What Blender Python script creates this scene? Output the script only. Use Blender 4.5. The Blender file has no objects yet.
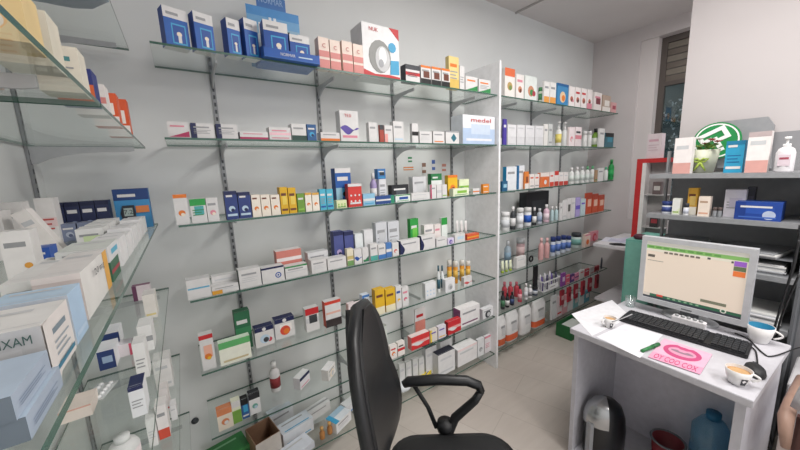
import bpy, bmesh, math, random
from mathutils import Vector, Matrix
random.seed(7)
S = bpy.context.scene
COL = S.collection
# ---------------------------------------------------------------- camera
H = 1.5
YAW, PITCH, ROLL, FPX = 0.595324, 0.165342, -0.0401198, 317.841
_cy, _sy, _cp, _sp = math.cos(YAW), math.sin(YAW), math.cos(PITCH), math.sin(PITCH)
CF = Vector((_sy*_cp, _cy*_cp, -_sp)); _R = Vector((_cy, -_sy, 0)); _U = _R.cross(CF)
CR = _R*math.cos(ROLL) + _U*math.sin(ROLL); CU = -_R*math.sin(ROLL) + _U*math.cos(ROLL)
cd = bpy.data.cameras.new('camera'); cam = bpy.data.objects.new('camera', cd); COL.objects.link(cam)
cd.sensor_fit = 'HORIZONTAL'; cd.sensor_width = 36; cd.lens = FPX/800*36
cd.clip_start = .01; cd.clip_end = 60
cam.matrix_world = Matrix(((CR.x, CU.x, -CF.x, 0), (CR.y, CU.y, -CF.y, 0), (CR.z, CU.z, -CF.z, H), (0, 0, 0, 1)))
S.camera = cam
# ---------------------------------------------------------------- world, lights, exposure
S.view_settings.view_transform = 'Standard'; S.view_settings.look = 'None'
S.view_settings.gamma = 1; S.view_settings.exposure = -0.14; S.view_settings.use_curve_mapping = False
wd = bpy.data.worlds.new('world'); S.world = wd; wd.use_nodes = True
bg = wd.node_tree.nodes['Background']; bg.inputs[0].default_value = (.93, .95, 1, 1); bg.inputs[1].default_value = 1.38
S.cycles.transparent_max_bounces = 32; S.cycles.max_bounces = 10
def area(name, loc, sx, sy, power, col=(1, .97, .94), rot=(0, 0, 0)):
    l = bpy.data.lights.new(name, 'AREA'); l.shape = 'RECTANGLE'; l.size = sx; l.size_y = sy; l.energy = power; l.color = col
    o = bpy.data.objects.new(name, l); COL.objects.link(o); o.location = loc; o.rotation_euler = rot
    return o
area('panel_light', (1.45, .35, 2.66), .6, .6, 30)
area('panel_light', (1.9, -.9, 2.66), .6, .6, 22)
area('panel_light', (.9, -1.6, 2.66), .6, .6, 32)
area('panel_light', (3.0, .55, 2.66), .4, .4, 9)

# ---------------------------------------------------------------- helpers
def ray(u, v): return CF + CR*((u-400)/FPX) - CU*((v-225)/FPX)
def hit(u, v, ax, val):                     # the point of the room seen at pixel (u, v) on the plane axis = val
    d = ray(u, v); o = Vector((0, 0, H)); t = (val-o[ax])/d[ax]; return o + d*t
def xat(u, y, z):                           # x on the line (y, z) seen in column u
    k = (u-400)/FPX; w = CR - CF*k          # w.(P-o)=0
    return -(w.y*y + w.z*(z-H))/w.x
def yat(u, x, z):
    k = (u-400)/FPX; w = CR - CF*k
    return -(w.x*x + w.z*(z-H))/w.y
PAL = dict(w='dddcdb', o='dad9d8', g='9a9c9e', k='17181a', d='3a3d42', b='1f4f9e', n='1c2450', c='3fa3cf', t='4fa8a8', r='c4262c',
           p='d98a9a', m='b2325e', y='e6b52c', a='e07a2e', e='2e8a4a', l='8cc04c', v='5a4a9e', i='b9a6cf', s='bcd3e4', h='efe3cf', q='6b3a2a', x='c7c9cb')
MATS = {}
def hexc(h):
    h = PAL.get(h, h)
    assert len(h) == 6, h
    v = [int(h[i:i+2], 16)/255 for i in (0, 2, 4)]
    return [c/12.92 if c <= .04045 else ((c+.055)/1.055)**2.4 for c in v]
def mat(c, rough=.5, metal=0., em=0., noise=.05, scale=30., bump=0.):
    key = (PAL.get(c, c), rough, metal, em, noise, scale, bump)
    if key in MATS: return MATS[key]
    m = bpy.data.materials.new('paint_'+key[0]); m.use_nodes = True; nt = m.node_tree; b = nt.nodes['Principled BSDF']
    rgb = hexc(c); b.inputs['Roughness'].default_value = rough; b.inputs['Metallic'].default_value = metal
    tc = nt.nodes.new('ShaderNodeTexCoord'); nz = nt.nodes.new('ShaderNodeTexNoise'); nz.inputs['Scale'].default_value = scale
    nz.inputs['Detail'].default_value = 3
    nt.links.new(tc.outputs['Object'], nz.inputs['Vector'])
    rp = nt.nodes.new('ShaderNodeValToRGB'); rp.color_ramp.elements[0].position = .3; rp.color_ramp.elements[1].position = .7
    rp.color_ramp.elements[0].color = [x*(1-noise) for x in rgb]+[1]; rp.color_ramp.elements[1].color = [min(1, x*(1+noise)) for x in rgb]+[1]
    nt.links.new(nz.outputs['Fac'], rp.inputs['Fac']); nt.links.new(rp.outputs['Color'], b.inputs['Base Color'])
    if em:
        nt.links.new(rp.outputs['Color'], b.inputs['Emission Color']); b.inputs['Emission Strength'].default_value = em
    if bump:
        bp = nt.nodes.new('ShaderNodeBump'); bp.inputs['Strength'].default_value = bump; bp.inputs['Distance'].default_value = .002
        nt.links.new(nz.outputs['Fac'], bp.inputs['Height']); nt.links.new(bp.outputs['Normal'], b.inputs['Normal'])
    MATS[key] = m; return m
def clear(name, tint, gl=.12, rough=.02, opac=0.):
    m = bpy.data.materials.new(name); m.use_nodes = True; nt = m.node_tree; N = nt.nodes; N.clear()
    out = N.new('ShaderNodeOutputMaterial'); tr = N.new('ShaderNodeBsdfTransparent'); g = N.new('ShaderNodeBsdfGlossy'); mx = N.new('ShaderNodeMixShader')
    fr = N.new('ShaderNodeLayerWeight'); fr.inputs[0].default_value = .5; tr.inputs[0].default_value = (*tint, 1)
    g.inputs['Roughness'].default_value = rough; g.inputs[0].default_value = (.9, .95, .93, 1)
    nz = N.new('ShaderNodeTexNoise'); nz.inputs['Scale'].default_value = 4
    pw = N.new('ShaderNodeMath'); pw.operation = 'POWER'; pw.inputs[1].default_value = 4.5; nt.links.new(fr.outputs['Facing'], pw.inputs[0])
    mm = N.new('ShaderNodeMath'); mm.operation = 'MULTIPLY_ADD'; mm.inputs[1].default_value = gl*6; mm.inputs[2].default_value = gl*.35; mm.use_clamp = True
    nt.links.new(pw.outputs[0], mm.inputs[0]); nt.links.new(mm.outputs[0], mx.inputs[0])
    last = tr
    if opac:
        df = N.new('ShaderNodeBsdfDiffuse'); df.inputs[0].default_value = (*tint, 1); m2 = N.new('ShaderNodeMixShader'); m2.inputs[0].default_value = opac
        nt.links.new(tr.outputs[0], m2.inputs[1]); nt.links.new(df.outputs[0], m2.inputs[2]); last = m2
    nt.links.new(last.outputs[0], mx.inputs[1]); nt.links.new(g.outputs[0], mx.inputs[2]); nt.links.new(mx.outputs[0], out.inputs[0])
    return m
GLASS = clear('shelf_glass', (.975, .988, .98), .09); EDGE = mat('3f6256', .25); CLEAR = clear('clear_plastic', (.93, .95, .95), .12, .08, .10)
BLUEPET = clear('blue_plastic', (.42, .70, .86), .12, .08, .22); WINGL = clear('window_glass', (.75, .82, .82), .2)
_txt = {}
def textmesh(s):
    if s in _txt: return _txt[s]
    c = bpy.data.curves.new('t', 'FONT'); c.body = s; c.size = 1; c.resolution_u = 2; o = bpy.data.objects.new('t', c); COL.objects.link(o)
    me = o.to_mesh(); vs = [tuple(v.co) for v in me.vertices]; fs = [tuple(p.vertices) for p in me.polygons]
    o.to_mesh_clear(); bpy.data.objects.remove(o); bpy.data.curves.remove(c)
    if not vs: _txt[s] = ([], [], 1, 1); return _txt[s]
    x0 = min(v[0] for v in vs); x1 = max(v[0] for v in vs); y0 = min(v[1] for v in vs); y1 = max(v[1] for v in vs)
    _txt[s] = ([(v[0]-(x0+x1)/2, v[1]-(y0+y1)/2) for v in vs], fs, x1-x0, y1-y0); return _txt[s]
class MB:
    def __init__(s): s.v = []; s.f = []; s.m = []; s.mats = []; s.sm = []
    def mi(s, c):
        m = mat(c) if isinstance(c, str) else c
        if m not in s.mats: s.mats.append(m)
        return s.mats.index(m)
    def add(s, vs, fs, c, smooth=False, M=None):
        k = len(s.v); i = s.mi(c)
        s.v += [tuple(M @ Vector(v)) if M is not None else tuple(v) for v in vs]
        for f in fs: s.f.append(tuple(a+k for a in f)); s.m.append(i); s.sm.append(smooth)
        return s
    def box(s, a, b, c, M=None, side=None, top=None, bev=0):
        x0, y0, z0 = a; x1, y1, z1 = b
        if bev:
            bm = bmesh.new(); bmesh.ops.create_cube(bm, size=1)
            for v in bm.verts: v.co = Vector(((x0+x1)/2+v.co.x*(x1-x0), (y0+y1)/2+v.co.y*(y1-y0), (z0+z1)/2+v.co.z*(z1-z0)))
            bmesh.ops.bevel(bm, geom=bm.edges[:], offset=bev, segments=2, affect='EDGES'); bm.verts.index_update()
            s.add([v.co[:] for v in bm.verts], [[v.index for v in f.verts] for f in bm.faces], c, False, M); bm.free(); return s
        V = [(x0, y0, z0), (x1, y0, z0), (x1, y1, z0), (x0, y1, z0), (x0, y0, z1), (x1, y0, z1), (x1, y1, z1), (x0, y1, z1)]
        side = side or c; top = top or c
        s.add(V, [(0, 1, 5, 4), (2, 3, 7, 6)], c, False, M); s.add(V, [(1, 2, 6, 5), (3, 0, 4, 7)], side, False, M)
        s.add(V, [(4, 5, 6, 7), (0, 3, 2, 1)], top, False, M); return s
    def poly(s, pts, c, M=None): s.add(pts, [tuple(range(len(pts)))], c, False, M); return s
    def prism(s, pts, d, c, M=None):     # pts in XZ, extruded along +Y by d
        n = len(pts); V = [(x, 0, z) for x, z in pts]+[(x, d, z) for x, z in pts]
        s.add(V, [tuple(range(n)), tuple(range(2*n-1, n-1, -1))]+[(i, i+n, (i+1) % n+n, (i+1) % n) for i in range(n)], c, False, M); return s
    def lathe(s, prof, c, M=None, n=20, ox=0, oy=0, caps=True):
        V = []; F = []
        for r, z in prof:
            for k in range(n): a = 2*math.pi*k/n; V.append((ox+r*math.cos(a), oy+r*math.sin(a), z))
        for j in range(len(prof)-1):
            for k in range(n): F.append((j*n+k, j*n+(k+1) % n, (j+1)*n+(k+1) % n, (j+1)*n+k))
        if caps and prof[0][0] > 1e-5: F.append(tuple(range(n-1, -1, -1)))
        if caps and prof[-1][0] > 1e-5: F.append(tuple(range((len(prof)-1)*n, len(prof)*n)))
        s.add(V, F, c, True, M); return s
    def tube(s, pts, r, c, n=8, M=None):
        P = [Vector(p) for p in pts]; V = []; F = []; rr = r if isinstance(r, (list, tuple)) else [r]*len(P); up = None
        for i, p in enumerate(P):
            t = (P[min(i+1, len(P)-1)]-P[max(i-1, 0)]).normalized()
            if up is None: up = t.orthogonal().normalized()
            up = (up - t*up.dot(t)).normalized(); q = t.cross(up)
            for k in range(n): a = 2*math.pi*k/n; V.append(p+(up*math.cos(a)+q*math.sin(a))*rr[i])
        for j in range(len(P)-1):
            for k in range(n): F.append((j*n+k, j*n+(k+1) % n, (j+1)*n+(k+1) % n, (j+1)*n+k))
        F.append(tuple(range(n-1, -1, -1))); F.append(tuple(range((len(P)-1)*n, len(P)*n)))
        s.add(V, F, c, True, M); return s
    def text(s, t, x, z, h, c, y=0., w=None, M=None):    # lettering on a face that looks along -Y
        vs, fs, tw, th = textmesh(t)
        k = h/th; kx = k if w is None else w/tw
        s.add([(x+a*kx, y, z+b*k) for a, b in vs], fs, c, False, M); return s
    def build(s, name, parent=None, loc=None, rz=0.):
        me = bpy.data.meshes.new(name); me.from_pydata([tuple(v) for v in s.v], [], s.f); me.update()
        for m in s.mats: me.materials.append(m)
        me.polygons.foreach_set('material_index', s.m); me.polygons.foreach_set('use_smooth', s.sm)
        o = bpy.data.objects.new(name, me); COL.objects.link(o)
        if parent: o.parent = parent
        if loc is not None: o.location = loc
        if rz: o.rotation_euler.z = rz
        return o
def tag(o, label, cat, group=None):
    o['label'] = label; o['category'] = cat
    if group: o['group'] = group
    return o
def empty(name, loc, rz=0., label=None, cat=None, group=None):
    o = bpy.data.objects.new(name, None); COL.objects.link(o); o.location = loc; o.rotation_euler.z = rz; o.empty_display_size = .05
    if label: tag(o, label, cat, group)
    return o
def struct(o): o['kind'] = 'structure'; return o
def arcz(x0, x1, h, n=6): return [(x0+(x1-x0)*i/n, h*math.sin(math.pi*i/n)) for i in range(n+1)]

# front-face artwork. Each token: kind:colour[:colour]; drawn on a w x h face in the plane y=0 that looks along -Y
def art(b, w, h, spec, M=None):
    y = -.0003
    def rect(x0, z0, x1, z1, c):
        nonlocal y
        b.poly([(x0*w-w/2, y, z0*h), (x1*w-w/2, y, z0*h), (x1*w-w/2, y, z1*h), (x0*w-w/2, y, z1*h)], c, M); y -= .00025
    def disc(cx, cz, r, c, n=14, ry=None):
        nonlocal y
        r1 = r*w; r2 = (ry or r)*(h if ry else w)
        b.poly([(cx*w-w/2+r1*math.cos(2*math.pi*k/n), y, cz*h+r2*math.sin(2*math.pi*k/n)) for k in range(n)], c, M); y -= .00025
    for tok in spec.split():
        a = tok.split(':'); k = a[0]; c = a[1] if len(a) > 1 else 'g'; c2 = a[2] if len(a) > 2 else 'w'
        if k == 'bot': rect(0, 0, 1, .3, c)
        elif k == 'top': rect(0, .72, 1, 1, c)
        elif k == 'topt': rect(0, .88, 1, 1, c)
        elif k == 'half': rect(0, 0, 1, .55, c)
        elif k == 'left': rect(0, 0, .24, 1, c)
        elif k == 'right': rect(.8, 0, 1, 1, c)
        elif k == 'mid': rect(0, .38, 1, .58, c)
        elif k == 'line': rect(.04, .5, .96, .58, c)
        elif k == 'cols':
            for i in range(1, int(c)): rect(i/int(c)-.008, 0, i/int(c)+.008, 1, c2)
        elif k == 'lab': rect(.25, .35, .85, .7, c)
        elif k == 'pat': rect(.0, .0, .38, .5, c)
        elif k == 'pic': disc(.5, .38, .26, c); disc(.56, .33, .15, c2)
        elif k == 'pics':
            for i in range(int(c2)): cx = (i+.5)/int(c2); disc(cx, .3, .3/int(c2), c); disc(cx+.05/int(c2), .22, .16/int(c2), 'h')
        elif k == 'ring': disc(.72, .42, .14, c); disc(.72, .42, .09, 'w'); disc(.72, .42, .045, c)
        elif k == 'dot': disc(.75, .3, .14, c)
        elif k == 'dots':
            for i in range(6): disc(.2+.3*(i % 3), .25+.25*(i//3), .07, c, 8)
        elif k == 'diag': b.poly([(-w/2, y, .05*h), (w/2, y, .05*h), (w/2, y, .42*h), (0, y, .22*h)], c, M); y -= .00025
        elif k == 'wave': b.poly([(-w/2+w*(.12+.10*math.sin(i/8*5)), y, h*i/8) for i in range(9)]+[(-w/2, y, h), (-w/2, y, 0)], c, M); y -= .00025
        elif k == 'swoosh':
            b.poly([(w*(i/8-.5), y, h*(.45+.08*math.sin(i/8*6))) for i in range(9)]+[(w*(.5-i/8), y, h*(.34+.12*math.sin(2-i/8*6))) for i in range(9)], c, M); y -= .00025
        elif k == 'dia': b.poly([(w*.1, y, h*.12), (w*.32, y, h*.45), (w*.1, y, h*.8), (-w*.12, y, h*.45)], c, M); y -= .00025
        elif k == 'ttl': rect(.12, .68, .8, .78, c)
        elif k == 'ttl2': rect(.12, .8, .62, .87, c)
        elif k == 'txt':
            for i in range(3): rect(.12, .52-.1*i, (.85, .7, .8)[i], .555-.1*i, c)
        elif k == 'bar': rect(.1, .12, .9, .2, c)
        elif k == 'win': rect(.28, .08, .88, .6, c); rect(.33, .12, .83, .56, 'b'); disc(.58, .34, .11, 'h'); rect(.52, .12, .66, .3, c2)
        elif k == 'oval': disc(.52, .4, .33, c, 20, .3); disc(.52, .36, .25, c2, 20, .22)
        elif k == 'cap': rect(0, .8, 1, 1, c); disc(.5, .9, .1, 'w')
    return b
BOXES = {}     # footprint list per shelf for spacing
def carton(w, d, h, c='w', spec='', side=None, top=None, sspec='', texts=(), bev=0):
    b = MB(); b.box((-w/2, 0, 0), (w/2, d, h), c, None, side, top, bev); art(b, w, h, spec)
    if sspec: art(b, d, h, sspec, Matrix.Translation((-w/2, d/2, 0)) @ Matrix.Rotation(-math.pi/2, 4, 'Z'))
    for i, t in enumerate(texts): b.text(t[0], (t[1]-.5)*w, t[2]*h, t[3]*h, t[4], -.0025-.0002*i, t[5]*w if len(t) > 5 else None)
    # seam of the tuck flap along the top edge
    if h > .03 and w > .02: b.poly([(-w/2+.002, d*.12, h+.0002), (w/2-.002, d*.12, h+.0002), (w/2-.002, d*.12+.0012, h+.0002), (-w/2+.002, d*.12+.0012, h+.0002)], 'x')
    return b
# ================================================================ the room
XW0, XW1, YB, ZC = -.42, 3.67, 1.745, 2.72
def wallmat(c, n=.03): return mat(c, .75, 0, 0, n, 2.2)
WALL = wallmat('dcdedd'); CEIL = wallmat('d6d1d0')
fl = MB(); fl.poly([(XW0-.1, -3.2, 0), (5, -3.2, 0), (5, YB+.1, 0), (XW0-.1, YB+.1, 0)], 'x')
fo = struct(fl.build('floor'))
fm = bpy.data.materials.new('wood_look_tile'); fm.use_nodes = True; nt = fm.node_tree; bs = nt.nodes['Principled BSDF']
tc = nt.nodes.new('ShaderNodeTexCoord'); mp = nt.nodes.new('ShaderNodeMapping'); mp.inputs['Rotation'].default_value = (0, 0, math.radians(-109))
br = nt.nodes.new('ShaderNodeTexBrick'); br.inputs['Scale'].default_value = 1; br.inputs['Mortar Size'].default_value = .002; br.inputs['Brick Width'].default_value = 1.15
br.inputs['Row Height'].default_value = .22; br.inputs['Color1'].default_value = (*hexc('c9c1b9'), 1); br.inputs['Color2'].default_value = (*hexc('c3bab2'), 1); br.inputs['Mortar'].default_value = (*hexc('b3aaa2'), 1)
mp2 = nt.nodes.new('ShaderNodeMapping'); mp2.inputs['Scale'].default_value = (1.5, 14, 1); mp2.inputs['Rotation'].default_value = (0, 0, math.radians(-109))
nz = nt.nodes.new('ShaderNodeTexNoise'); nz.inputs['Scale'].default_value = 2.2; nz.inputs['Detail'].default_value = 5
mx = nt.nodes.new('ShaderNodeMix'); mx.data_type = 'RGBA'; mx.blend_type = 'MULTIPLY'; mx.inputs[0].default_value = .35
L = nt.links.new; L(tc.outputs['Object'], mp.inputs[0]); L(mp.outputs[0], br.inputs['Vector']); L(tc.outputs['Object'], mp2.inputs[0]); L(mp2.outputs[0], nz.inputs['Vector'])
L(br.outputs['Color'], mx.inputs[6]); L(nz.outputs['Fac'], mx.inputs[7]); 
cr = nt.nodes.new('ShaderNodeValToRGB'); cr.color_ramp.elements[0].color = (.55, .53, .5, 1); cr.color_ramp.elements[1].color = (1, 1, 1, 1); L(nz.outputs['Fac'], cr.inputs[0]); L(cr.outputs[0], mx.inputs[7])
L(mx.outputs[2], bs.inputs['Base Color']); bs.inputs['Roughness'].default_value = .38
fo.data.materials.clear(); fo.data.materials.append(fm)
b = MB(); b.box((XW0-.12, -3.2, ZC), (XW1+.3, YB+.12, ZC+.1), CEIL); struct(b.build('ceiling'))
b = MB(); b.box((2.372, -3.2, ZC-.012), (2.384, YB, ZC), wallmat('a9a5a4')); struct(b.build('trim_1'))
b = MB(); b.box((XW0-.12, YB, 0), (XW1+.12, YB+.12, ZC), WALL); struct(b.build('wall_back'))
b = MB(); b.box((XW0-.12, -3.2, 0), (XW0, YB, ZC), WALL); struct(b.build('wall_left'))
# far wall with its window opening
WY0, WY1, WZ0, WZ1 = .45, 1.20, .95, 2.60
b = MB(); FW = wallmat('cfcaca')
b.box((XW1, WY1+.13, 0), (XW1+.3, YB, ZC), FW); b.box((XW1, .2, 0), (XW1+.3, WY0, ZC), FW); b.box((XW1, WY0, WZ1), (XW1+.3, WY1+.13, ZC), FW); b.box((XW1, WY0, 0), (XW1+.3, WY1+.13, WZ0), FW)
struct(b.build('wall_far'))
b = MB(); b.box((XW1+.02, WY1, WZ0), (XW1+.3, WY1+.13, WZ1), wallmat('d8d3d2')); struct(b.build('trim_2'))
win = struct(empty('window_1', (XW1+.1, WY0, WZ0)))
wf = wallmat('5b5450'); ww = WY1-WY0; wh = WZ1-WZ0
b = MB()
for a, c in (((0, 0, 0), (.05, ww, .05)), ((0, 0, wh-.05), (.05, ww, wh)), ((0, 0, .05), (.05, .05, wh-.05)), ((0, ww-.045, .05), (.05, ww, wh-.05)), ((0, .05, wh-.42), (.05, ww-.045, wh-.385))): b.box(a, c, wf)
b.build('frame', win)
b = MB(); b.box((.02, .05, .05), (.026, ww-.045, wh-.42), WINGL); b.build('pane', win)
b = MB()
for i in range(6): z = wh-.385+i*.056; b.box((.012, .05, z), (.032, ww-.045, z+.05), ('6a625a', '7d766c')[i % 2])
b.build('roller_shutter', win)
b = MB(); b.box((4.6, -.5, 0), (4.66, 2.2, 3.2), wallmat('33444a', .3)); tag(b.build('street_wall'), 'dark street wall seen through the tall narrow window', 'wall')
b = MB(); rr = random.Random(3)
for i in range(1500):
    p = Vector((4.2+rr.random()*.3, rr.uniform(.2, 1.9), rr.uniform(.9, 2.15))); a = Vector((rr.uniform(-1, 1), rr.uniform(-1, 1), rr.uniform(-1, 1))).normalized()*.03
    c = a.orthogonal().normalized()*.018; b.poly([p, p+a*.5+c, p+a, p+a*.5-c], ('8c969c', 'a7b0b8', '5d686c', 'cacdd4')[i % 4])
so = b.build('shrub_leaves'); tag(so, 'greyish shrub foliage outside the tall narrow window', 'foliage'); so['kind'] = 'stuff'
# pier behind the metal bookshelf
b = MB(); b.box((2.56, -3.2, 0), (2.75, .685, ZC), wallmat('c4bebe')); struct(b.build('wall_right'))
b = MB(); b.box((2.552, -.6, 0), (2.56, .30, 1.625), wallmat('8f8f92')); struct(b.build('trim_3'))

# ================================================================ back wall shelving
YF = 1.4443; Z = [1.9765, 1.6563, 1.3346, 1.034, .7178, .4193, .1225]; GT = .008
ORD = ['top', 'second', 'third', 'fourth', 'fifth', 'sixth', 'lowest']
METAL = mat('b4b6b8', .4, .3); RM = mat('8e9092', .45, .3); XL0, XP = -.0259, 1.7965; XR1 = 3.585
def shelf(x0, x1, z, y0=YF, y1=YB-.012, name='glass_shelf'):
    b = MB(); lx = x1-x0; ly = y1-y0
    V = [(0, 0, 0), (lx, 0, 0), (lx, ly, 0), (0, ly, 0), (0, 0, GT), (lx, 0, GT), (lx, ly, GT), (0, ly, GT)]
    b.add(V, [(4, 5, 6, 7), (0, 3, 2, 1)], GLASS); b.add(V, [(0, 1, 5, 4), (1, 2, 6, 5), (2, 3, 7, 6), (3, 0, 4, 7)], EDGE)
    return b.build(name, None, (x0, y0, z-GT))
for i, z in enumerate(Z): tag(shelf(XL0, XP-.004, z), 'long glass shelf on the back wall left of the divider, %s of seven' % ORD[i], 'shelf', 'glass shelves left of the white divider')
for i, z in enumerate(Z): tag(shelf(XP+.024, XR1, z), 'glass shelf beyond the white divider panel, %s of seven' % ORD[i], 'shelf', 'glass shelves right of the white divider')
def bracket(parent, z, ln=.22, sx=0, ax='y', kw=1):
    b = MB(); n = 6
    pts = [(0, -.06), (0, 0), (ln, 0), (ln, -.014)]+[(.045+(ln-.06)*(1-(i/n)), -.017-.025*(i/n)**3) for i in range(n+1)]+[(.012, -.06)]
    M = Matrix.Rotation(-math.pi/2, 4, 'Z') if ax == 'y' else Matrix.Identity(4)
    b.prism([(p[0], p[1]) for p in pts], .006, METAL, M @ Matrix.Translation((0, -.003, 0)))
    o = b.build('bracket', parent); o.location = (0, 0, z-GT-.0005); 
    if ax == 'y': o.location.y = -.008
    else: o.location.x = .008
    return o
RX = [.178, .675, 1.160, 1.6576]
def rail(x, y, zz, label, ax='y', zt=2.08, ln=.22, grp=None):
    r = empty('shelf_rail', (x, y, 0), 0, label, 'rail', grp)
    b = MB(); zb = .06
    if ax == 'y':
        b.box((-.009, -.008, zb), (.009, 0, zt), RM)
        for i in range(int((zt-zb)/.032)): b.box((-.004, -.0088, zb+.01+i*.032), (.004, -.008, zb+.027+i*.032), 'd')
    else:
        b.box((0, -.011, zb), (.008, .011, zt), RM)
        for i in range(int((zt-zb)/.032)): b.box((.008, -.004, zb+.01+i*.032), (.0088, .004, zb+.027+i*.032), 'd')
    b.build('slotted_strip', r)
    for z in zz: bracket(r, z, ln, 0, ax)
    return r
for x, nm in zip(RX, ('first', 'second', 'third', 'fourth')):
    rail(x, YB-.001, Z, 'slotted metal rail with shelf brackets, %s from the left on the back wall' % nm, grp='rails on the back wall')
for x, nm in zip((2.10, 2.62, 3.12), ('nearest the divider', 'in the middle', 'nearest the far corner')):
    rail(x, YB-.001, Z, 'slotted rail behind the far glass shelves, %s' % nm, grp='rails behind the far shelves')
b = MB(); b.box((0, 0, 0), (.018, YB-YF+.012, 2.185), mat('efeff1', .45)); tag(b.build('divider_panel', None, (XP, YF-.014, 0)), 'tall white divider panel between the two glass shelf units', 'panel')
b = MB(); b.lathe([(.014, 0), (.016, .006), (.008, .01), (.0, .011)], 'd', Matrix.Rotation(math.pi/2, 4, 'X'))
for (u, v) in ((467, 209),): p = hit(u, v, 1, YB); tag(b.build('wall_plug', None, (p.x, YB-.002, p.z)), 'small dark plug on the back wall near the divider', 'plug')
b = MB(); b.lathe([(.014, 0), (.016, .006), (.008, .01), (.0, .011)], 'd', Matrix.Rotation(math.pi/2, 4, 'X'))
p = hit(195, 420, 1, YB); tag(b.build('wall_plug', None, (p.x, YB-.002, p.z)), 'small dark plug low on the back wall near the left corner', 'plug')

# ---------------------------------------------------------------- goods
LABELS = []
def clampd(si, x0, x1, y0, d):
    for (a0, a1, b0, b1) in BOXES.get(si, []):
        if x0 < a1-.0005 and x1 > a0+.0005 and y0 < b1-.0002 and y0+d > b0+.0002:
            if y0 < b0: d = min(d, b0-y0-.001)
            else:
                y0 = b1+.001
    return y0, d
def where(side, si):
    return {'B': 'on the %s back shelf' % ORD[si], 'F': 'on the %s far shelf' % ORD[si]}[side]
def span(side, si, u0, u1, sb, dmax, z):
    key = side+str(si); y = YF+.012+sb
    fr = .34; d = dmax
    for _ in range(40):
        xb = xat(u0, y+d, z); xf = xat(u0, y, z); x1 = xat(u1, y, z)
        if xb > 0 and (xb-xf) > fr*(x1-xf) and d > .012 and u0 > 205: d *= .93
        else: break
    x0 = xf+(.2*(xb-xf) if u0 > 205 else 0)
    if x1-x0 < .012: x1 = x0+.012
    # slide away from neighbours already standing there
    for (a0, a1, b0, b1) in BOXES.get(key, []):
        if y < b1 and y+d > b0 and x0 < a1 and x1 > a0:
            if x0 < a1 < x0+(x1-x0)*.45: x0 = a1+.0008
            elif x1 > a0 > x0+(x1-x0)*.55: x1 = a0-.0008
    y, d = clampd(key, x0, x1, y, d)
    d = max(.008, min(d, YB-.012-y-.005))
    BOXES.setdefault(key, []).append((x0, x1, y, y+d))
    return x0, x1, y, d
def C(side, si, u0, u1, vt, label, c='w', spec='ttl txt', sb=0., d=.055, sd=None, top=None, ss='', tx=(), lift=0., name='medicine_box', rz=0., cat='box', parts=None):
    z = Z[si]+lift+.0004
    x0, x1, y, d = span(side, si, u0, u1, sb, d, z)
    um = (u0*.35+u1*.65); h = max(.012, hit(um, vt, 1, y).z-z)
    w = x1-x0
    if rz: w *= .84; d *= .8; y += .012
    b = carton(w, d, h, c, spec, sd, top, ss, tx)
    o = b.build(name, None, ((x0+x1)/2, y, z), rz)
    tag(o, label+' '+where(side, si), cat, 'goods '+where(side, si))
    return o
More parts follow.
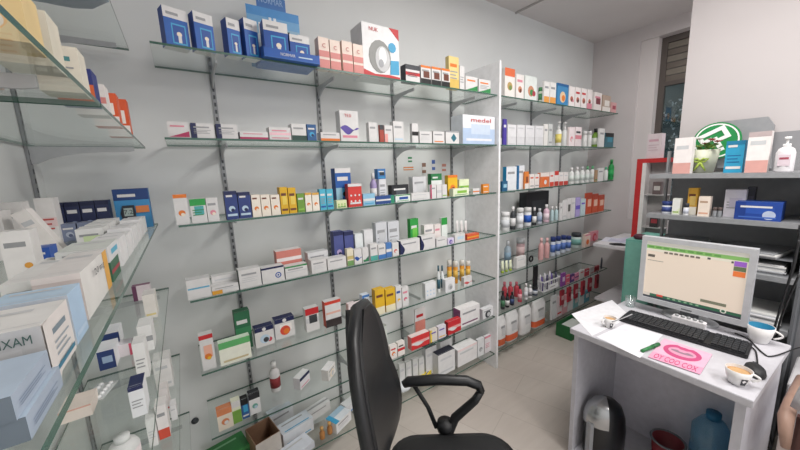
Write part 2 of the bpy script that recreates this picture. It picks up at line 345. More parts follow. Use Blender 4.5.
def BT(side, si, u0, u1, vt, label, body='w', cap='w', lab=None, sb=.02, kind='bottle', lift=0.):
    z = Z[si]+lift+.0004; y = YF+.012+sb
    um = (u0+u1)/2; q = Vector((xat(um, y+.02, z), y+.02, z+.04)); r = max(.007, (u1-u0)*.47*(q-Vector((0, 0, H))).dot(CF)/FPX); cx = xat(um, y+r, z); cyy = y+r
    key = side+str(si)
    for (a0, a1, b0, b1) in BOXES.get(key, []):
        if cx-r < a1 and cx+r > a0 and cyy-r < b1 and cyy+r > b0:
            if a1 < cx: r2 = cx-a1; r = r2 if r2 > .006 else r
            elif a0 > cx: r2 = a0-cx; r = r2 if r2 > .006 else r
    for (a0, a1, b0, b1) in BOXES.get(key, []):
        if cx-r < a1 and cx+r > a0 and cyy-r < b1 and cyy+r > b0: cyy = b1+r+.001
    cyy = min(cyy, YB-.02-r)
    BOXES.setdefault(key, []).append((cx-r, cx+r, cyy-r, cyy+r))
    h = max(.03, hit((u0+u1)/2, vt, 1, cyy).z-z)
    e = empty({'bottle': 'bottle', 'tube': 'cream_tube', 'jar': 'jar', 'pump': 'pump_bottle'}[kind], (cx, cyy, z), 0, label+' '+where(side, si), {'tube': 'tube', 'jar': 'jar'}.get(kind, 'bottle'), 'goods '+where(side, si))
    b = MB()
    if kind == 'bottle': prof = [(r*.94, 0), (r, .004), (r, h*.62), (r*.85, h*.7), (r*.45, h*.77), (r*.42, h*.8)]; cp = [(r*.5, h*.8), (r*.5, h), (0, h)]
    elif kind == 'jar': prof = [(r*.92, 0), (r, .004), (r, h*.72), (r*.9, h*.76)]; cp = [(r*1.0, h*.76), (r*1.0, h*.985), (r*.93, h), (0, h)]
    elif kind == 'pump': prof = [(r*.94, 0), (r, .004), (r, h*.58), (r*.8, h*.66), (r*.35, h*.7)]; cp = [(r*.4, h*.7), (r*.4, h*.8), (r*.12, h*.8), (r*.12, h*.93), (r*.3, h*.93), (r*.3, h), (0, h)]
    else: prof = [(r*.9, h*.22), (r*.95, h*.25), (r*.8, h*.7)]; cp = [(r*.8, 0), (r*.85, h*.22), (0, h*.22)]
    if kind == 'tube':
        n = 14; V = []; F = []
        for j, (zz, rx, ry) in enumerate(((h*.2, r*.9, r*.9), (h*.5, r*.95, r*.7), (h*.8, r, r*.3), (h, r, r*.06))):
            V += [(rx*math.cos(2*math.pi*k/n), ry*math.sin(2*math.pi*k/n), zz) for k in range(n)]
            if j: F += [((j-1)*n+k, (j-1)*n+(k+1) % n, j*n+(k+1) % n, j*n+k) for k in range(n)]
        F += [tuple(range(3*n, 4*n)), tuple(range(n-1, -1, -1))]; b.add(V, F, body, True)
    else: b.lathe(prof, body, n=16)
    if lab: b.lathe([(r*1.012, h*.15), (r*1.012, h*.5)] if kind != 'jar' else [(r*1.012, h*.2), (r*1.012, h*.6)], lab, n=16)
    b.build('body', e)
    b = MB(); b.lathe(cp, cap, n=14)
    if kind == 'pump': b.box((-r*.1, -r*.75, h*.94), (r*.1, 0, h*.99), cap)
    b.build('cap', e)
    return e
# ================================================================ goods left of the divider
# top shelf
for u0, u1, v, n in ((164, 194, 10, 'leftmost tilted blue and white diving-figure box'), (195, 219, 15, 'second blue and white box, right of the leftmost'), (228, 245, 20.5, 'narrow-looking blue and white box, third from the left'), (245.3, 263, 21, 'blue and white box touching the display tray')):
    C('B', 0, u0, u1, v-1.5, n, '1f5cae', 'top:w win:c ttl2:g', 0, .06, '1a479a', 'w', rz=.28)
z = Z[0]+.0004
x0 = xat(264.5, YF-.03, z); x1 = xat(320, YF-.03, z)
tr = empty('display_tray', ((x0+x1)/2, YF-.03, z), 0, 'blue cardboard counter display tray with sky picture header on the top back shelf', 'display tray')
w = TW = x1-x0; hh = hit(290, 51, 1, YF-.03).z-z; dd = .17
b = MB(); b.box((-w/2, 0, 0), (w/2, dd, .004), '2a62b0'); b.box((-w/2, 0, .004), (w/2, .003, hh), '1b56a8'); b.box((-w/2, dd-.003, .004), (w/2, dd, hh*1.4), '1b56a8')
for s in (-1, 1):
    b.prism([(0, 0), (dd-.004, 0), (dd-.004, hh*2.2), (0, hh)], .003, '1b56a8', Matrix.Translation((s*(w/2-.002)+.0015, .002, .004)) @ Matrix.Rotation(math.pi/2, 4, 'Z'))
b.text('NORMAR', -.09*w, hh*.5, hh*.34, 'w', -.0006, w*.26); b.box((w*.1, -.0006, hh*.38), (w*.36, 0, hh*.52), 's'); b.build('tray', tr)
b = MB(); yb = dd-.0025; hx0 = xat(252, YF+dd-.03, z)-(x0+x1)/2; hx1 = xat(303, YF+dd-.03, z)-(x0+x1)/2; hw = hx1-hx0
ht = hit(285, 13, 1, YF+dd-.03).z-z
def band(za, zb, c): b.poly([(hx0, yb-.0012, za), (hx1, yb-.0012, za), (hx1, yb-.0012, zb), (hx0, yb-.0012, zb)], c)
b.box((hx0, yb-.001, .004), (hx1, yb+.001, ht), '5f97c4')
for i, c in enumerate(('9aa8b4', 'b4bfc6', '8fb4cc', '6fa5d0', '4d8fca')): band(ht*(.28+.144*i), ht*(.28+.144*(i+1)), c)
b.prism([(hx0+hw*.2, ht)]+[(hx0+hw*(.2+.55*i/8), ht+.05+.016*math.sin(math.pi*i/8)) for i in range(9)]+[(hx0+hw*.75, ht)], .002, '3f6fae', Matrix.Translation((0, yb-.001, 0)))
b.text('NORMAR', hx0+hw*.47, ht+.032, .026, '9db9da', yb-.002, hw*.45)
b.box((hx0+hw*.75, yb-.0022, ht*.42), (hx0+hw*.79, yb-.0012, ht*.68), 'd'); b.box((hx0+hw*.2, yb-.0022, ht*.55), (hx0+hw*.23, yb-.0012, ht*.75), 'w')
for i in range(2): b.box((hx0+hw*(.4+.09*i), yb-.0022, ht*.62), (hx0+hw*(.45+.09*i), yb-.0012, ht*.86), 'dfe6ee')
b.box((hx0+hw*.3, yb-.0022, ht*.55), (hx0+hw*.7, yb-.0013, ht*.58), 'd'); b.build('header_card', tr)
for i, (u0, u1, v) in enumerate(((266, 290, 22), (291.5, 311, 36))):
    y = YF-.02; a0 = xat(u0, y, z); a1 = xat(u1, y, z); hb = hit((u0+u1)/2, v, 1, y).z-z-.005
    o = carton(a1-a0, .055, hb, 'b', 'top:w win:c ttl2:g', 'b', 'w').build('medicine_box', None, ((a0+a1)/2, y, z+.0045)); tag(o, ('tall blue and white box standing at the left in the display tray', 'shorter blue and white box at the right in the display tray')[i], 'box', 'boxes in the display tray')
BOXES['B0'].append((x0, x1, YF-.03, YF+.145))
x0 = xat(303, YF+.06, z); o = carton(.05, .07, hit(308, 37, 1, YF+.06).z-z-.005, 'w', 'ttl:g txt').build('medicine_box', None, (tr.location.x+TW/2-.034, YF+.055, z+.0045)); tag(o, 'plain white box at the back right of the display tray', 'box', 'boxes in the display tray')
for i, (u0, u1, v) in enumerate(((319.5, 330.5, 38), (330.8, 341.5, 41), (342.8, 353.5, 42), (353.8, 364, 45))):
    C('B', 0, u0, u1, v, ('cream and coral swirl-logo box, leftmost of four', 'cream and coral swirl-logo box, second of four', 'cream and coral swirl-logo box, third of four', 'cream and coral box against the big white carton')[i],
      'f0ddd0', 'bot:d98a84 mid:d98a84', 0, .05, 'e8cfc2', tx=[('C', .5, .74, .13, 'c0504a')])
o = C('B', 0, 357.5, 400, 27, 'large white baby-product carton with oval picture and red corners', 'ededed', '', .0, .12, 'dcdcdf', 'e2e2e2', tx=[('NUK', .3, .9, .07, 'r')])
bx = [v.co for v in o.data.vertices]; w = max(c.x for c in bx)*2; hh = max(c.z for c in bx)
b = MB(); b.prism([(w*.5, hh), (w*.22, hh), (w*.5, hh*.78)], .0012, 'r'); b.prism([(-w*.5, 0), (w*.5, 0), (w*.5, hh*.05), (w*.2, hh*.07), (-w*.2, hh*.05), (-w*.5, hh*.12)], .0012, 'r')
b.prism([(w*(-.05+.3*math.cos(a*.3927)), hh*(.4+.32*math.sin(a*.3927))) for a in range(16)], .0016, '8e8f8c', Matrix.Translation((0, -.0008, 0)))
b.prism([(w*(.02+.2*math.cos(a*.3927)), hh*(.36+.25*math.sin(a*.3927))) for a in range(16)], .0016, 'c9cacb', Matrix.Translation((0, -.0014, 0))); b.prism([(w*(.02+.11*math.cos(a*.3927)), hh*(.42+.17*math.sin(a*.3927))) for a in range(16)], .0016, 'eeeeee', Matrix.Translation((0, -.0020, 0))); b.prism([(w*(-.03+.07*math.cos(a*.3927)), hh*(.27+.08*math.sin(a*.3927))) for a in range(16)], .0016, 'a4a6aa', Matrix.Translation((0, -.0026, 0)))
b.prism([(w*(.3+.11*math.cos(a*.6283)), hh*(.62+.1*math.sin(a*.6283))) for a in range(10)], .0016, 'c', Matrix.Translation((0, -.001, 0))); b.prism([(w*.22, hh*.08), (w*.48, hh*.1), (w*.48, hh*.38), (w*.24, hh*.36)], .0016, 'c', Matrix.Translation((0, -.001, 0)))
b.build('printed_front', o); o.children[0].location = (0, -.0012, 0)
C('B', 0, 405, 420, 65.5, 'dark grey box with white striped front', 'w', 'top:d mid:r txt:d', 0, .06, 'd', 'd')
for i, (u0, u1, v) in enumerate(((420.5, 431, 66), (431.3, 441, 67.5), (441.3, 450, 69))):
    C('B', 0, u0, u1, v, ('white box with dark base and orange corner, left of three', 'white box with dark base, middle of three', 'white box with dark base, right of three')[i], 'o', 'bot:k topt:a ttl:g lab:q', 0, .05)
C('B', 0, 448.5, 459, 57, 'tall pale yellow box', 'e6cf8a', 'ttl:a txt bot:d9b860', .01, .05); C('B', 0, 459.5, 464.5, 66, 'slim white box beside the tall yellow box', 'o', 'txt', .01)
C('B', 0, 465, 477.5, 77, 'small white box with orange and green corner', 'o', 'diag:e ttl:a', 0, .05); C('B', 0, 478, 490.5, 80, 'small white box with orange corner at the divider', 'o', 'diag:e ttl:a txt', 0, .05)
# second shelf
R1 = [(169, 190, 122, 'white box with magenta lower corner', 'o', 'diag:m ttl:p', ''), (192, 215, 123.5, 'white box with navy left end, nearer the left edge', 'o', 'left:n ttl:g txt', 'n'), (217, 238.5, 124.5, 'white box with navy left end, farther right', 'o', 'left:n ttl:g txt', 'n'),
 (240, 268.5, 132, 'flat white and magenta box', 'o', 'bot:m ttl:p', ''), (269.5, 291.5, 127.5, 'white box with pink print', 'o', 'mid:f0c4cc ttl:p bar:p', ''), (292, 307, 124, 'white box with dark green base', 'o', 'bot:24443c ttl:g', ''), (307.3, 317, 124.5, 'dark blue picture box', '26588c', 'pic:c:n ttl:w', '1c3c6c'),
 (320.5, 340, 132.5, 'low white box with orange base', 'o', 'bar:a bot:a ttl:g', ''), (340.5, 359.5, 111, 'tall white box with purple swoosh and red title', 'o', 'swoosh:v bar:p', ''), (369, 377.5, 122.5, 'slim plain white box left of the red edged one', 'o', 'ttl:g', ''),
 (380, 384.3, 125, 'slim red and brown box', 'a8473a', 'top:d', ''), (384.6, 393, 125.5, 'white box with red lower left mark', 'o', 'pat:e8a09a ttl:g', ''), (393.3, 404, 121.5, 'tall plain white box next to the red marked one', 'o', 'ttl:g bar:s', ''),
 (412, 418.5, 123.5, 'slim white box with a black stripe', 'o', 'mid:k', ''), (419, 432, 131.5, 'low plain white box in the right half', 'o', 'ttl txt:x', ''), (432.5, 444.5, 131.5, 'low white box with pale orange base', 'o', 'bar:a ttl:g', ''), (445, 459, 131, 'white box with teal diamond', 'o', 'dia:2f6c7c topt:g', '')]
for u0, u1, v, n, c, sp, sd in R1:
    C('B', 1, u0, u1, v, n, c, sp, 0, .05 if u0 < 400 else .04, sd or None, tx=[('TESI', .42, .84, .1, 'r')] if u0 == 340.5 else ())
C('B', 1, 460.5, 494.5, 116, 'big white and pale blue carton with red lettering', 'e6e8ec', 'half:b4c8e2 lab:c8d6e8 bar:e3e5ea', 0, .12, 'dde3ea', 'e8e8e8', tx=[('medel', .55, .84, .14, 'r', .62)])
# third shelf
R2 = [(177, 190.5, 194, 'white box with orange top', 'o', 'topt:a pic:a:h', ''), (192.5, 208, 198.5, 'white box with green top', 'o', 'top:2f9e4a lab:t txt:e', ''), (208.5, 220, 197.5, 'white box with pink print and picture', 'o', 'ttl:g pic:p:h', ''),
 (227, 239.5, 191, 'dark blue box with pale picture, left one', '2c3f7c', 'pic:s:n topt:n ttl2:w bar:s', 'n'), (240, 252.5, 192, 'dark blue box with pale picture, right one', '2c3f7c', 'pic:s:n topt:n ttl2:w bar:s', 'n'),
 (253, 262, 194.5, 'white and orange box, left of the trio', 'efe6d8', 'pic:a:h ttl2:q', ''), (262.3, 271.5, 194.5, 'white and orange box, middle of the trio', 'efe6d8', 'pic:a:h ttl2:q', ''), (272, 281, 194.5, 'white and orange box, right of the trio', 'efe6d8', 'pic:a:h ttl2:q', ''),
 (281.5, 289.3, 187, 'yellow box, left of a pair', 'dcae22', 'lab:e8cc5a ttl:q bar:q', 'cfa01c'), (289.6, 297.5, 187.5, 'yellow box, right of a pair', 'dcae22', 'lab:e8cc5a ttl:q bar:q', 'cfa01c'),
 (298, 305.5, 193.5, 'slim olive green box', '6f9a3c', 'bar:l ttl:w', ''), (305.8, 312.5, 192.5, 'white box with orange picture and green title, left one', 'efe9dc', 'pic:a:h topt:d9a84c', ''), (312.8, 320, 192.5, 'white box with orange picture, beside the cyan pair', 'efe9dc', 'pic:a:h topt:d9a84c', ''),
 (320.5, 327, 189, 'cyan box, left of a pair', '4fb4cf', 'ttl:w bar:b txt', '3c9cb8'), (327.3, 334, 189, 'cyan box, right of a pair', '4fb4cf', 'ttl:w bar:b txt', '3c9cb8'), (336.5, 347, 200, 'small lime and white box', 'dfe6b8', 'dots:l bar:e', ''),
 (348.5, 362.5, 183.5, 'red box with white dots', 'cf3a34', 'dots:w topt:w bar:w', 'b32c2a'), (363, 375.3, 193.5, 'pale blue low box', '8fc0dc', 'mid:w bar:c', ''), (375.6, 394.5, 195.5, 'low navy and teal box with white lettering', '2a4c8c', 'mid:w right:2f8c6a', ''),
 (395, 410.3, 194.5, 'low green and white box under the black one', 'e4ebe6', 'bar:e topt:e lab:b', ''), (411, 429.8, 192.5, 'low white box in front of a grey one', 'o', 'ttl:x bar:x', ''), (430.2, 436.3, 184.5, 'slim white box with dark edge, left of three', 'o', 'left:m ttl:g', ''), (436.6, 441.8, 184.5, 'slim white box, middle of three', 'o', 'mid:x', ''), (442.1, 447, 184.5, 'slim white box with green mark, right of three', 'o', 'bar:l', ''),
 (452.5, 469, 188, 'low white and lime box', 'e6edcf', 'lab:l bar:e', ''), (472.5, 479.5, 188.5, 'small white and orange box', 'o', 'mid:a', ''), (482.5, 489, 184, 'small bright orange box near the divider', 'df8a2e', 'ttl:w bar:w', '')]
for u0, u1, v, n, c, sp, sd in R2: C('B', 2, u0, u1, v, n, c, sp, 0, .045 if u0 < 330 else .035, sd or None)
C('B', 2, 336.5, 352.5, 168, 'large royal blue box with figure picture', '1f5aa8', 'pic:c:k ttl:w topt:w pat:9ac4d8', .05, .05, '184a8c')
BT('B', 2, 370.5, 378, 173, 'lilac bottle with white cap', 'a99ac4', 'w', 'w', .06)
o = C('B', 2, 377.5, 387, 179, 'grey white box with a device box on top', 'd9dadc', 'ttl txt', .05, .045)
C('B', 2, 374.5, 386.5, 165, 'small blue glucose meter box on the grey white box', '3d78b4', 'lab:k ttl:w', .052, .035, None, None, '', (), .0) if False else None
p0 = o.location; hz = max(v.co.z for v in o.data.vertices)
q = carton(.05, .035, .055, '3d78b4', 'lab:2b3440 ttl:w bar:c').build('device_box', None, (p0.x-.002, p0.y+.003, p0.z+hz+.0006)); tag(q, 'small blue meter box standing on the grey white box, third back shelf', 'box')
C('B', 2, 391.5, 409, 184.5, 'black box with coloured print', '24262a', 'lab:4a5058 bar:p ttl:w', .042, .04, 'k')
C('B', 2, 412.5, 426.5, 176.5, 'grey white box standing behind the low white one', 'cfd0d2', 'ttl:g lab:x', .05, .04); C('B', 2, 431, 442, 173.5, 'white box with deep green top', 'e4e9e6', 'top:2c7a48 ttl2:w', .05, .035, '2c7a48')
C('B', 2, 447.5, 457.5, 175, 'yellow and orange box', 'e3b62c', 'pic:a:q topt:a bar:w', .05, .035); 
C('B', 2, 459, 469, 179, 'white and lime pack leaning behind the low box', 'dfe8c4', 'mid:l swoosh:e', .05, .02)
# little price tags stuck on the wall
for i, (u, v, uw, vh, c, t) in enumerate(((410, 159.5, 4, 5, '3c8a5a', 'small green hanging tag on the back wall'), (408.5, 168.5, 10, 3, 'd98a4a', 'small orange strip tag under the green one'), (424, 168, 4, 10, '8a6a5a', 'brown and white tag on the back wall'), (433.5, 165, 3.2, 10, '4a6ab0', 'narrow blue and white tag on the back wall'), (444, 167.5, 4, 7, 'c98a7a', 'pinkish tag nearest the divider on the back wall'))):
    y = YB-.0015; a = hit(u-uw/2, v-vh/2, 1, y); c2 = hit(u+uw/2, v+vh/2, 1, y); w = c2.x-a.x; h = a.z-c2.z
    b = MB(); b.box((-w/2, -.0008, 0), (w/2, .0012, h), c); art(b.box((-w/2, -.001, h*.3), (w/2, -.0008, h*.62), 'w'), w, h, 'ttl:d'); tag(b.build('wall_tag', None, ((a.x+c2.x)/2, y, c2.z)), t, 'tag', 'tags on the back wall')
# fourth shelf
R3 = [(188.5, 212, 278, 'white box with pale blue stripe', 'o', 'line:5fa8c8', ''), (212.5, 239, 284, 'white box with orange patch', 'o', 'pat:e0a030 ttl:g line:x', ''), (240, 262, 268, 'white box with dark green end', 'o', 'ttl:g txt:x', '2f4a42'), (262.5, 285, 266, 'white box with navy ring', 'o', 'topt:n ring:b', '3c4c7c'),
 (285.5, 308, 264.5, 'white box with green top edge', 'o', 'topt:e ttl:g line:x', ''), (311.5, 327, 259, 'white box in front of a greyish one', 'o', 'ttl:g txt:x', ''), (327.5, 346.5, 257, 'plain white box beside the cream one', 'o', 'ttl:g', ''), (347.5, 354, 248.5, 'slim cream box with green mark', 'e4dcc4', 'mid:c9b878 bot:6f9a5c', ''),
 (354.5, 362.3, 249, 'small white box with blue swoosh', 'o', 'swoosh:b', ''), (362.6, 369, 247.5, 'small white and dark green box', 'o', 'diag:2c6a54 bar:e', ''), (370.5, 378, 243.5, 'white box with teal base', 'o', 'bot:4fa89c ttl:g', ''), (378.3, 386, 244, 'white box with blue base', 'o', 'bot:3f78b8 ttl:g', ''), (386.3, 392, 242.5, 'blue striped small box', '4a7ab8', 'mid:w', ''), (392.3, 399, 242.5, 'white box with red picture', 'o', 'pic:c85a50:w', ''),
 (400, 420, 239, 'white box with navy wavy end, left of two', 'o', 'wave:n ttl:g', 'n'), (420.5, 435.3, 234.5, 'white box with navy wavy end, right of two', 'o', 'wave:n ttl:g', 'n'), (435.8, 447, 237.5, 'low white box beside the lilac one', 'o', 'ttl:g', ''), (447.3, 454, 238, 'small lilac and white box', 'd9d0e8', 'pic:v:i', ''), (454.3, 465, 233.5, 'white box with faint blue print', 'o', 'lab:s', ''), (466.5, 479, 233.5, 'flat orange and red box near the divider', 'd9603c', 'mid:e8b03c', '')]
for u0, u1, v, n, c, sp, sd in R3: C('B', 3, u0, u1, v, n, c, sp, 0, .05 if u0 < 340 else .035, sd or None)
C('B', 3, 213, 238.5, 274, 'white box behind the orange patched one', 'o', 'ttl:x', .055, .04); C('B', 3, 278, 303, 249, 'white box with coral upper half', 'e8e2e0', 'top:cf8074 mid:cf8074', .06, .05, 'cf8074')
C('B', 3, 308.5, 329, 251, 'greyish white box in the second row', 'd4d5d6', 'ttl:g', .06, .05)
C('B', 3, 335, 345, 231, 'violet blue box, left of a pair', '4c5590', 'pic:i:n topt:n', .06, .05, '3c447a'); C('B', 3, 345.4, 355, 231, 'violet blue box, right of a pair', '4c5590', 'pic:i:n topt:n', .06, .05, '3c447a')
C('B', 3, 356, 364, 233.5, 'white and teal box behind the small ones', 'e2e8e8', 'diag:2f7a7c', .05, .04); C('B', 3, 365, 374, 229.5, 'white and grey box behind the small ones', 'dedfe0', 'diag:d', .05, .04)
C('B', 3, 376.5, 388, 222, 'tall grey white box, left of a pair', 'cfd2d6', 'ttl:g txt lab:x', .05, .06); C('B', 3, 388.5, 400, 221, 'tall grey white box, right of a pair', 'cfd2d6', 'ttl:g txt pic:x:g', .05, .06)
C('B', 3, 410.5, 419, 218.5, 'bright green box in the second row', '2f9a44', 'bar:l ttl:w lab:6cc04c', .06, .04); C('B', 3, 424, 434, 224.5, 'white box with red label, left one', 'e8e4e2', 'mid:c03a3a ttl:g', .06, .04); C('B', 3, 434.4, 441, 224, 'pinkish white box behind the wavy one', 'e4dcd8', 'ttl:p', .06, .04)
C('B', 3, 441.4, 447.5, 217.5, 'green and white box in the second row', 'e0e8e2', 'top:2f9a44', .06, .035)
for i, u in enumerate((455.5, 459.7, 463.9)): BT('B', 3, u, u+3.6, 220.5, 'slim white tube, %s of three' % ('left', 'middle', 'right')[i], 'o', 'x', None, .07, 'tube')
# fifth shelf
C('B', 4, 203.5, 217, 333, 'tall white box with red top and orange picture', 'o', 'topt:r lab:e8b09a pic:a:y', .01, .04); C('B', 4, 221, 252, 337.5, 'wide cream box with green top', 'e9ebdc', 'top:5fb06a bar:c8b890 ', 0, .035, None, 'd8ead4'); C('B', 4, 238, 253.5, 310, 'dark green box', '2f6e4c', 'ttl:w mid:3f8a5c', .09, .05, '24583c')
C('B', 4, 256, 275, 326, 'white pack with navy top, left of two', 'o', 'cap:n dot:c8505a pic:s:d', .06, .05, 'e0e0e4', 'n'); C('B', 4, 275.7, 295.5, 317, 'white pack with navy top, right of two', 'o', 'cap:n lab:f0ece8 pic:d9503c:a', .08, .05, 'e0e0e4', 'n')
C('B', 4, 306.5, 320, 307, 'white box with red upper third', 'o', 'top:r mid:x lab:d', .06, .04); C('B', 4, 326, 342, 299.5, 'white box with red edge and black base', 'o', 'bot:33292a topt:cf4030 line:e0b0a0', .04, .04, 'c8503c')
C('B', 4, 349, 356.5, 303, 'pinkish white box, left of two small', 'e8dcdc', 'txt:p', .03, .035); C('B', 4, 357, 365, 302, 'pinkish white box, right of two small', 'e8dcdc', 'txt:p', .03, .035); C('B', 4, 360.8, 370.3, 294.5, 'blue and white upright box', 'dfe8f2', 'topt:3f7ac0 left:3f7ac0 ttl:g', .05, .04)
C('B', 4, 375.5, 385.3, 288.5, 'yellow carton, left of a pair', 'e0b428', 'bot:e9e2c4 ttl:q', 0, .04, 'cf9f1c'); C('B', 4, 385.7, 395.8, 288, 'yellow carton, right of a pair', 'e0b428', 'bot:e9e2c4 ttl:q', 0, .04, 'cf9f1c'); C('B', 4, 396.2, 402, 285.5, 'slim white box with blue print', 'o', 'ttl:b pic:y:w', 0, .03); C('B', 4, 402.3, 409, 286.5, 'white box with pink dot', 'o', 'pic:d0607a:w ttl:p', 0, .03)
C('B', 4, 425, 436, 282, 'white rounded blister pack', 'e4e6e8', 'dots:s', .0, .03); BT('B', 4, 437, 440.5, 265.5, 'slim bottle with dark teal cap, left one', 'e2e6e6', '2a5a6a', '2a5a6a', .03, 'bottle'); BT('B', 4, 440.7, 444.3, 265.5, 'slim bottle with dark teal cap, right one', 'e2e6e6', '2a5a6a', '2a5a6a', .03, 'bottle')
C('B', 4, 445, 455, 278.5, 'white box with grey oval', 'e4e5e7', 'pic:x:g', 0, .03); C('B', 4, 463.5, 472, 276.5, 'small white and red box near the divider', 'o', 'swoosh:cf5a5a', 0, .03)
for i, u in enumerate((447, 453, 459.5, 465.5)): BT('B', 4, u, u+5, 260+(i % 2), 'amber bottle with white top, %s of four' % ('first', 'second', 'third', 'last')[i], 'e0982e', 'e6e2da', 'd9b050', .08, 'jar')
# sixth shelf
C('B', 5, 219, 234, 407, 'orange and white picture box', 'e8dccb', 'top:d9885c pic:d9885c:w', .01, .035, None, 'd98a60'); C('B', 5, 231.5, 242.5, 400, 'lime green and white box', 'e4e6cf', 'top:w mid:l half:7aa848', .02, .035); C('B', 5, 242.8, 250, 398, 'blue box with black top', '2f5f9a', 'top:k bar:w lab:c', .025, .035, None, 'k'); C('B', 5, 250.4, 261.5, 391.5, 'white box with black top', 'e8e8e8', 'top:26282c pic:6fb0a0:s', .03, .035, None, '26282c')
BT('B', 5, 271, 281.5, 361, 'small round white bottle with red liquid', 'dcdada', 'w', '8a2c30', .12, 'bottle')
for i, (u0, u1, v, yy, n, sp, c) in enumerate(((294, 315, 383, .05, 'white and navy box lying at an angle', 'top:n bar:p', 'e9e6ea'), (322.5, 340, 374, .03, 'white box with printed face standing at an angle', 'ttl:g txt pic:h:x', 'e9e7e4'))):
    z = Z[5]+.0004; y = YF+yy+.05; x0 = xat(u0+5, y, z); x1 = xat(u1-3, y, z); o = carton(.085, .04, .062, c, sp, None, 'f0f0f0').build('medicine_box', None, ((x0+x1)/2, y, z), math.radians((38, 42)[i])); tag(o, n+' on the sixth back shelf', 'box', 'goods on the sixth back shelf'); BOXES['B5'].append((o.location.x-.05, o.location.x+.05, y-.03, y+.07))
BT('B', 5, 371, 381, 345.5, 'white jar with blue cap', 'e6e8ea', '3f8fc8', None, 0, 'jar'); C('B', 5, 371.5, 379, 332, 'small green box behind the jar', 'cfe0b8', 'half:l', .09, .03)
C('B', 5, 379, 388, 326, 'white box with green pictures', 'dfe4de', 'pics:6f9a7a:1 bot:l', .09, .04)
for i, (u0, u1, v) in enumerate(((382, 389.5, 348.5), (390, 397.3, 345), (397.7, 405, 341.5))): C('B', 5, u0, u1, v, 'white box with red and orange print, %s of three' % ('left', 'middle', 'right')[i], 'ece6e0', ('left:cf4a30 pic:y:a', 'pic:a:w ttl:r', 'mid:r ttl:d')[i], 0, .04)
C('B', 5, 411, 429.5, 333.5, 'low red box with white swash, left one', 'cf3436', 'mid:e8a8a4 swoosh:w', 0, .04, 'e0807c', 'f0dcd8'); C('B', 5, 430, 437.5, 329, 'low lilac and yellow box', 'ddd6cc', 'left:e6c84c ttl:v', .0, .035); C('B', 5, 438, 446, 325.5, 'low white and lilac box', 'ddd9e2', 'ttl:v bar:y', 0, .035); C('B', 5, 447.5, 461, 319.5, 'low red box with white swash, right one', 'c82f36', 'mid:e8a8a4 swoosh:w', 0, .035, 'b02830')
o = C('B', 5, 415.5, 425.5, 307.5, 'tall thin white and red pack leaning to the wall', 'e0dcda', 'left:e8e8e8 half:d98a7c ttl:r', .12, .012)
C('B', 5, 459, 479.5, 306, 'large white carton with purple end', 'eae8e8', 'ttl:g bar:7a4a6a', .02, .11, '8a4c7c', 'f0eeee'); C('B', 5, 482, 493, 307.5, 'white and grey printed box by the divider', 'e2e3e5', 'pic:d:x ttl:g', .01, .05)
# lowest shelf
C('B', 6, 437.5, 455, 351, 'white box with navy top, frontmost of three', 'dedede', 'ttl:x bar:x', .03, .08, 'cfd0d2', '1e2134'); C('B', 6, 425.5, 437, 346, 'white box with navy top, left of three', 'dadada', 'ttl:x', .09, .08, 'c9cacc', '1e2134'); C('B', 6, 440, 452, 339, 'white box with navy top, rearmost of three', 'dadada', 'ttl:x', .12, .09, None, '1e2134')
for n_ in (0, 1, 2):
    pass
C('B', 6, 456.5, 477, 345, 'large white cube box with red rim', 'e6e4e4', 'topt:f0dcdc ttl:x', .03, .10, 'd8d6d6', 'f0efef'); C('B', 6, 477.3, 484, 338.5, 'white box with grey print beside the cube box', 'e0e1e3', 'pic:g:x', .03, .06); C('B', 6, 484.3, 490.5, 335.5, 'white and pink box at the divider', 'e2dde0', 'topt:p txt:p', .03, .06)
for i, (u, v) in enumerate(((400, 363), (406.5, 361), (413, 358), (419, 357))): C('B', 6, u, u+5.6, v, 'clear white bottle carton, %s of four' % ('first', 'second', 'third', 'last')[i], 'd6d8d6', 'lab:w ttl:x', .09, .035)
z = Z[6]+.0006
def lay(u, v, w, d, h, rz, label, c='e6e7e8', spec='ttl:g', topc='e2e6ea', lift=0., tsp='', name='medicine_box'):
    p = hit(u, v, 2, z+lift); b = MB(); b.box((-w/2, -d/2, 0), (w/2, d/2, h), c, None, c, topc); art(b, w, h, spec, Matrix.Translation((0, -d/2, 0)))
    if tsp: art(b, w, d, tsp, Matrix.Translation((0, -d/2, h)) @ Matrix.Rotation(-math.pi/2, 4, 'X'))
    o = b.build(name, None, (p.x, p.y, z+lift), math.radians(rz)); tag(o, label, 'box', 'goods lying on the lowest back shelf'); return o
lay(424, 376, .11, .07, .03, 25, 'yellow and blue box lying flat on the lowest back shelf', 'd9c02c', 'bar:b', 'e2ca38', 0, 'bar:b ttl:b')
b = MB(); b.lathe([(.0, 0), (.035, .004), (.045, .02), (.038, .04), (.018, .05), (0, .052)], 'dfe3e6', Matrix.Diagonal((1.3, .8, 1, 1)), 12); p = hit(404, 390, 2, z); tag(b.build('pouch', None, (p.x, p.y, z)), 'crumpled white plastic pouch on the lowest back shelf', 'pouch')
lay(297, 452, .15, .09, .035, 14, 'white box with rounded flap at the very front, lowest back shelf', 'd6dae2', '', 'dce1ea', 0, 'ttl:x'); lay(296, 434, .17, .085, .075, 10, 'pale grey blue flat box in the left pile', 'dfe2e6', 'bar:c', 'd4dbe4', 0, 'ttl:g bar:c')
lay(281, 424, .13, .06, .10, 12, 'pale grey box at the left of the pile on the lowest shelf', 'dcdfe2', 'ttl:g', 'cdd4de', 0, 'ttl:x'); lay(318, 414, .14, .05, .06, 12, 'thin white box with grey oval print, back of the pile', 'dcdcdc', 'ttl:g', 'dcdddd', 0, 'lab:x mid:g')
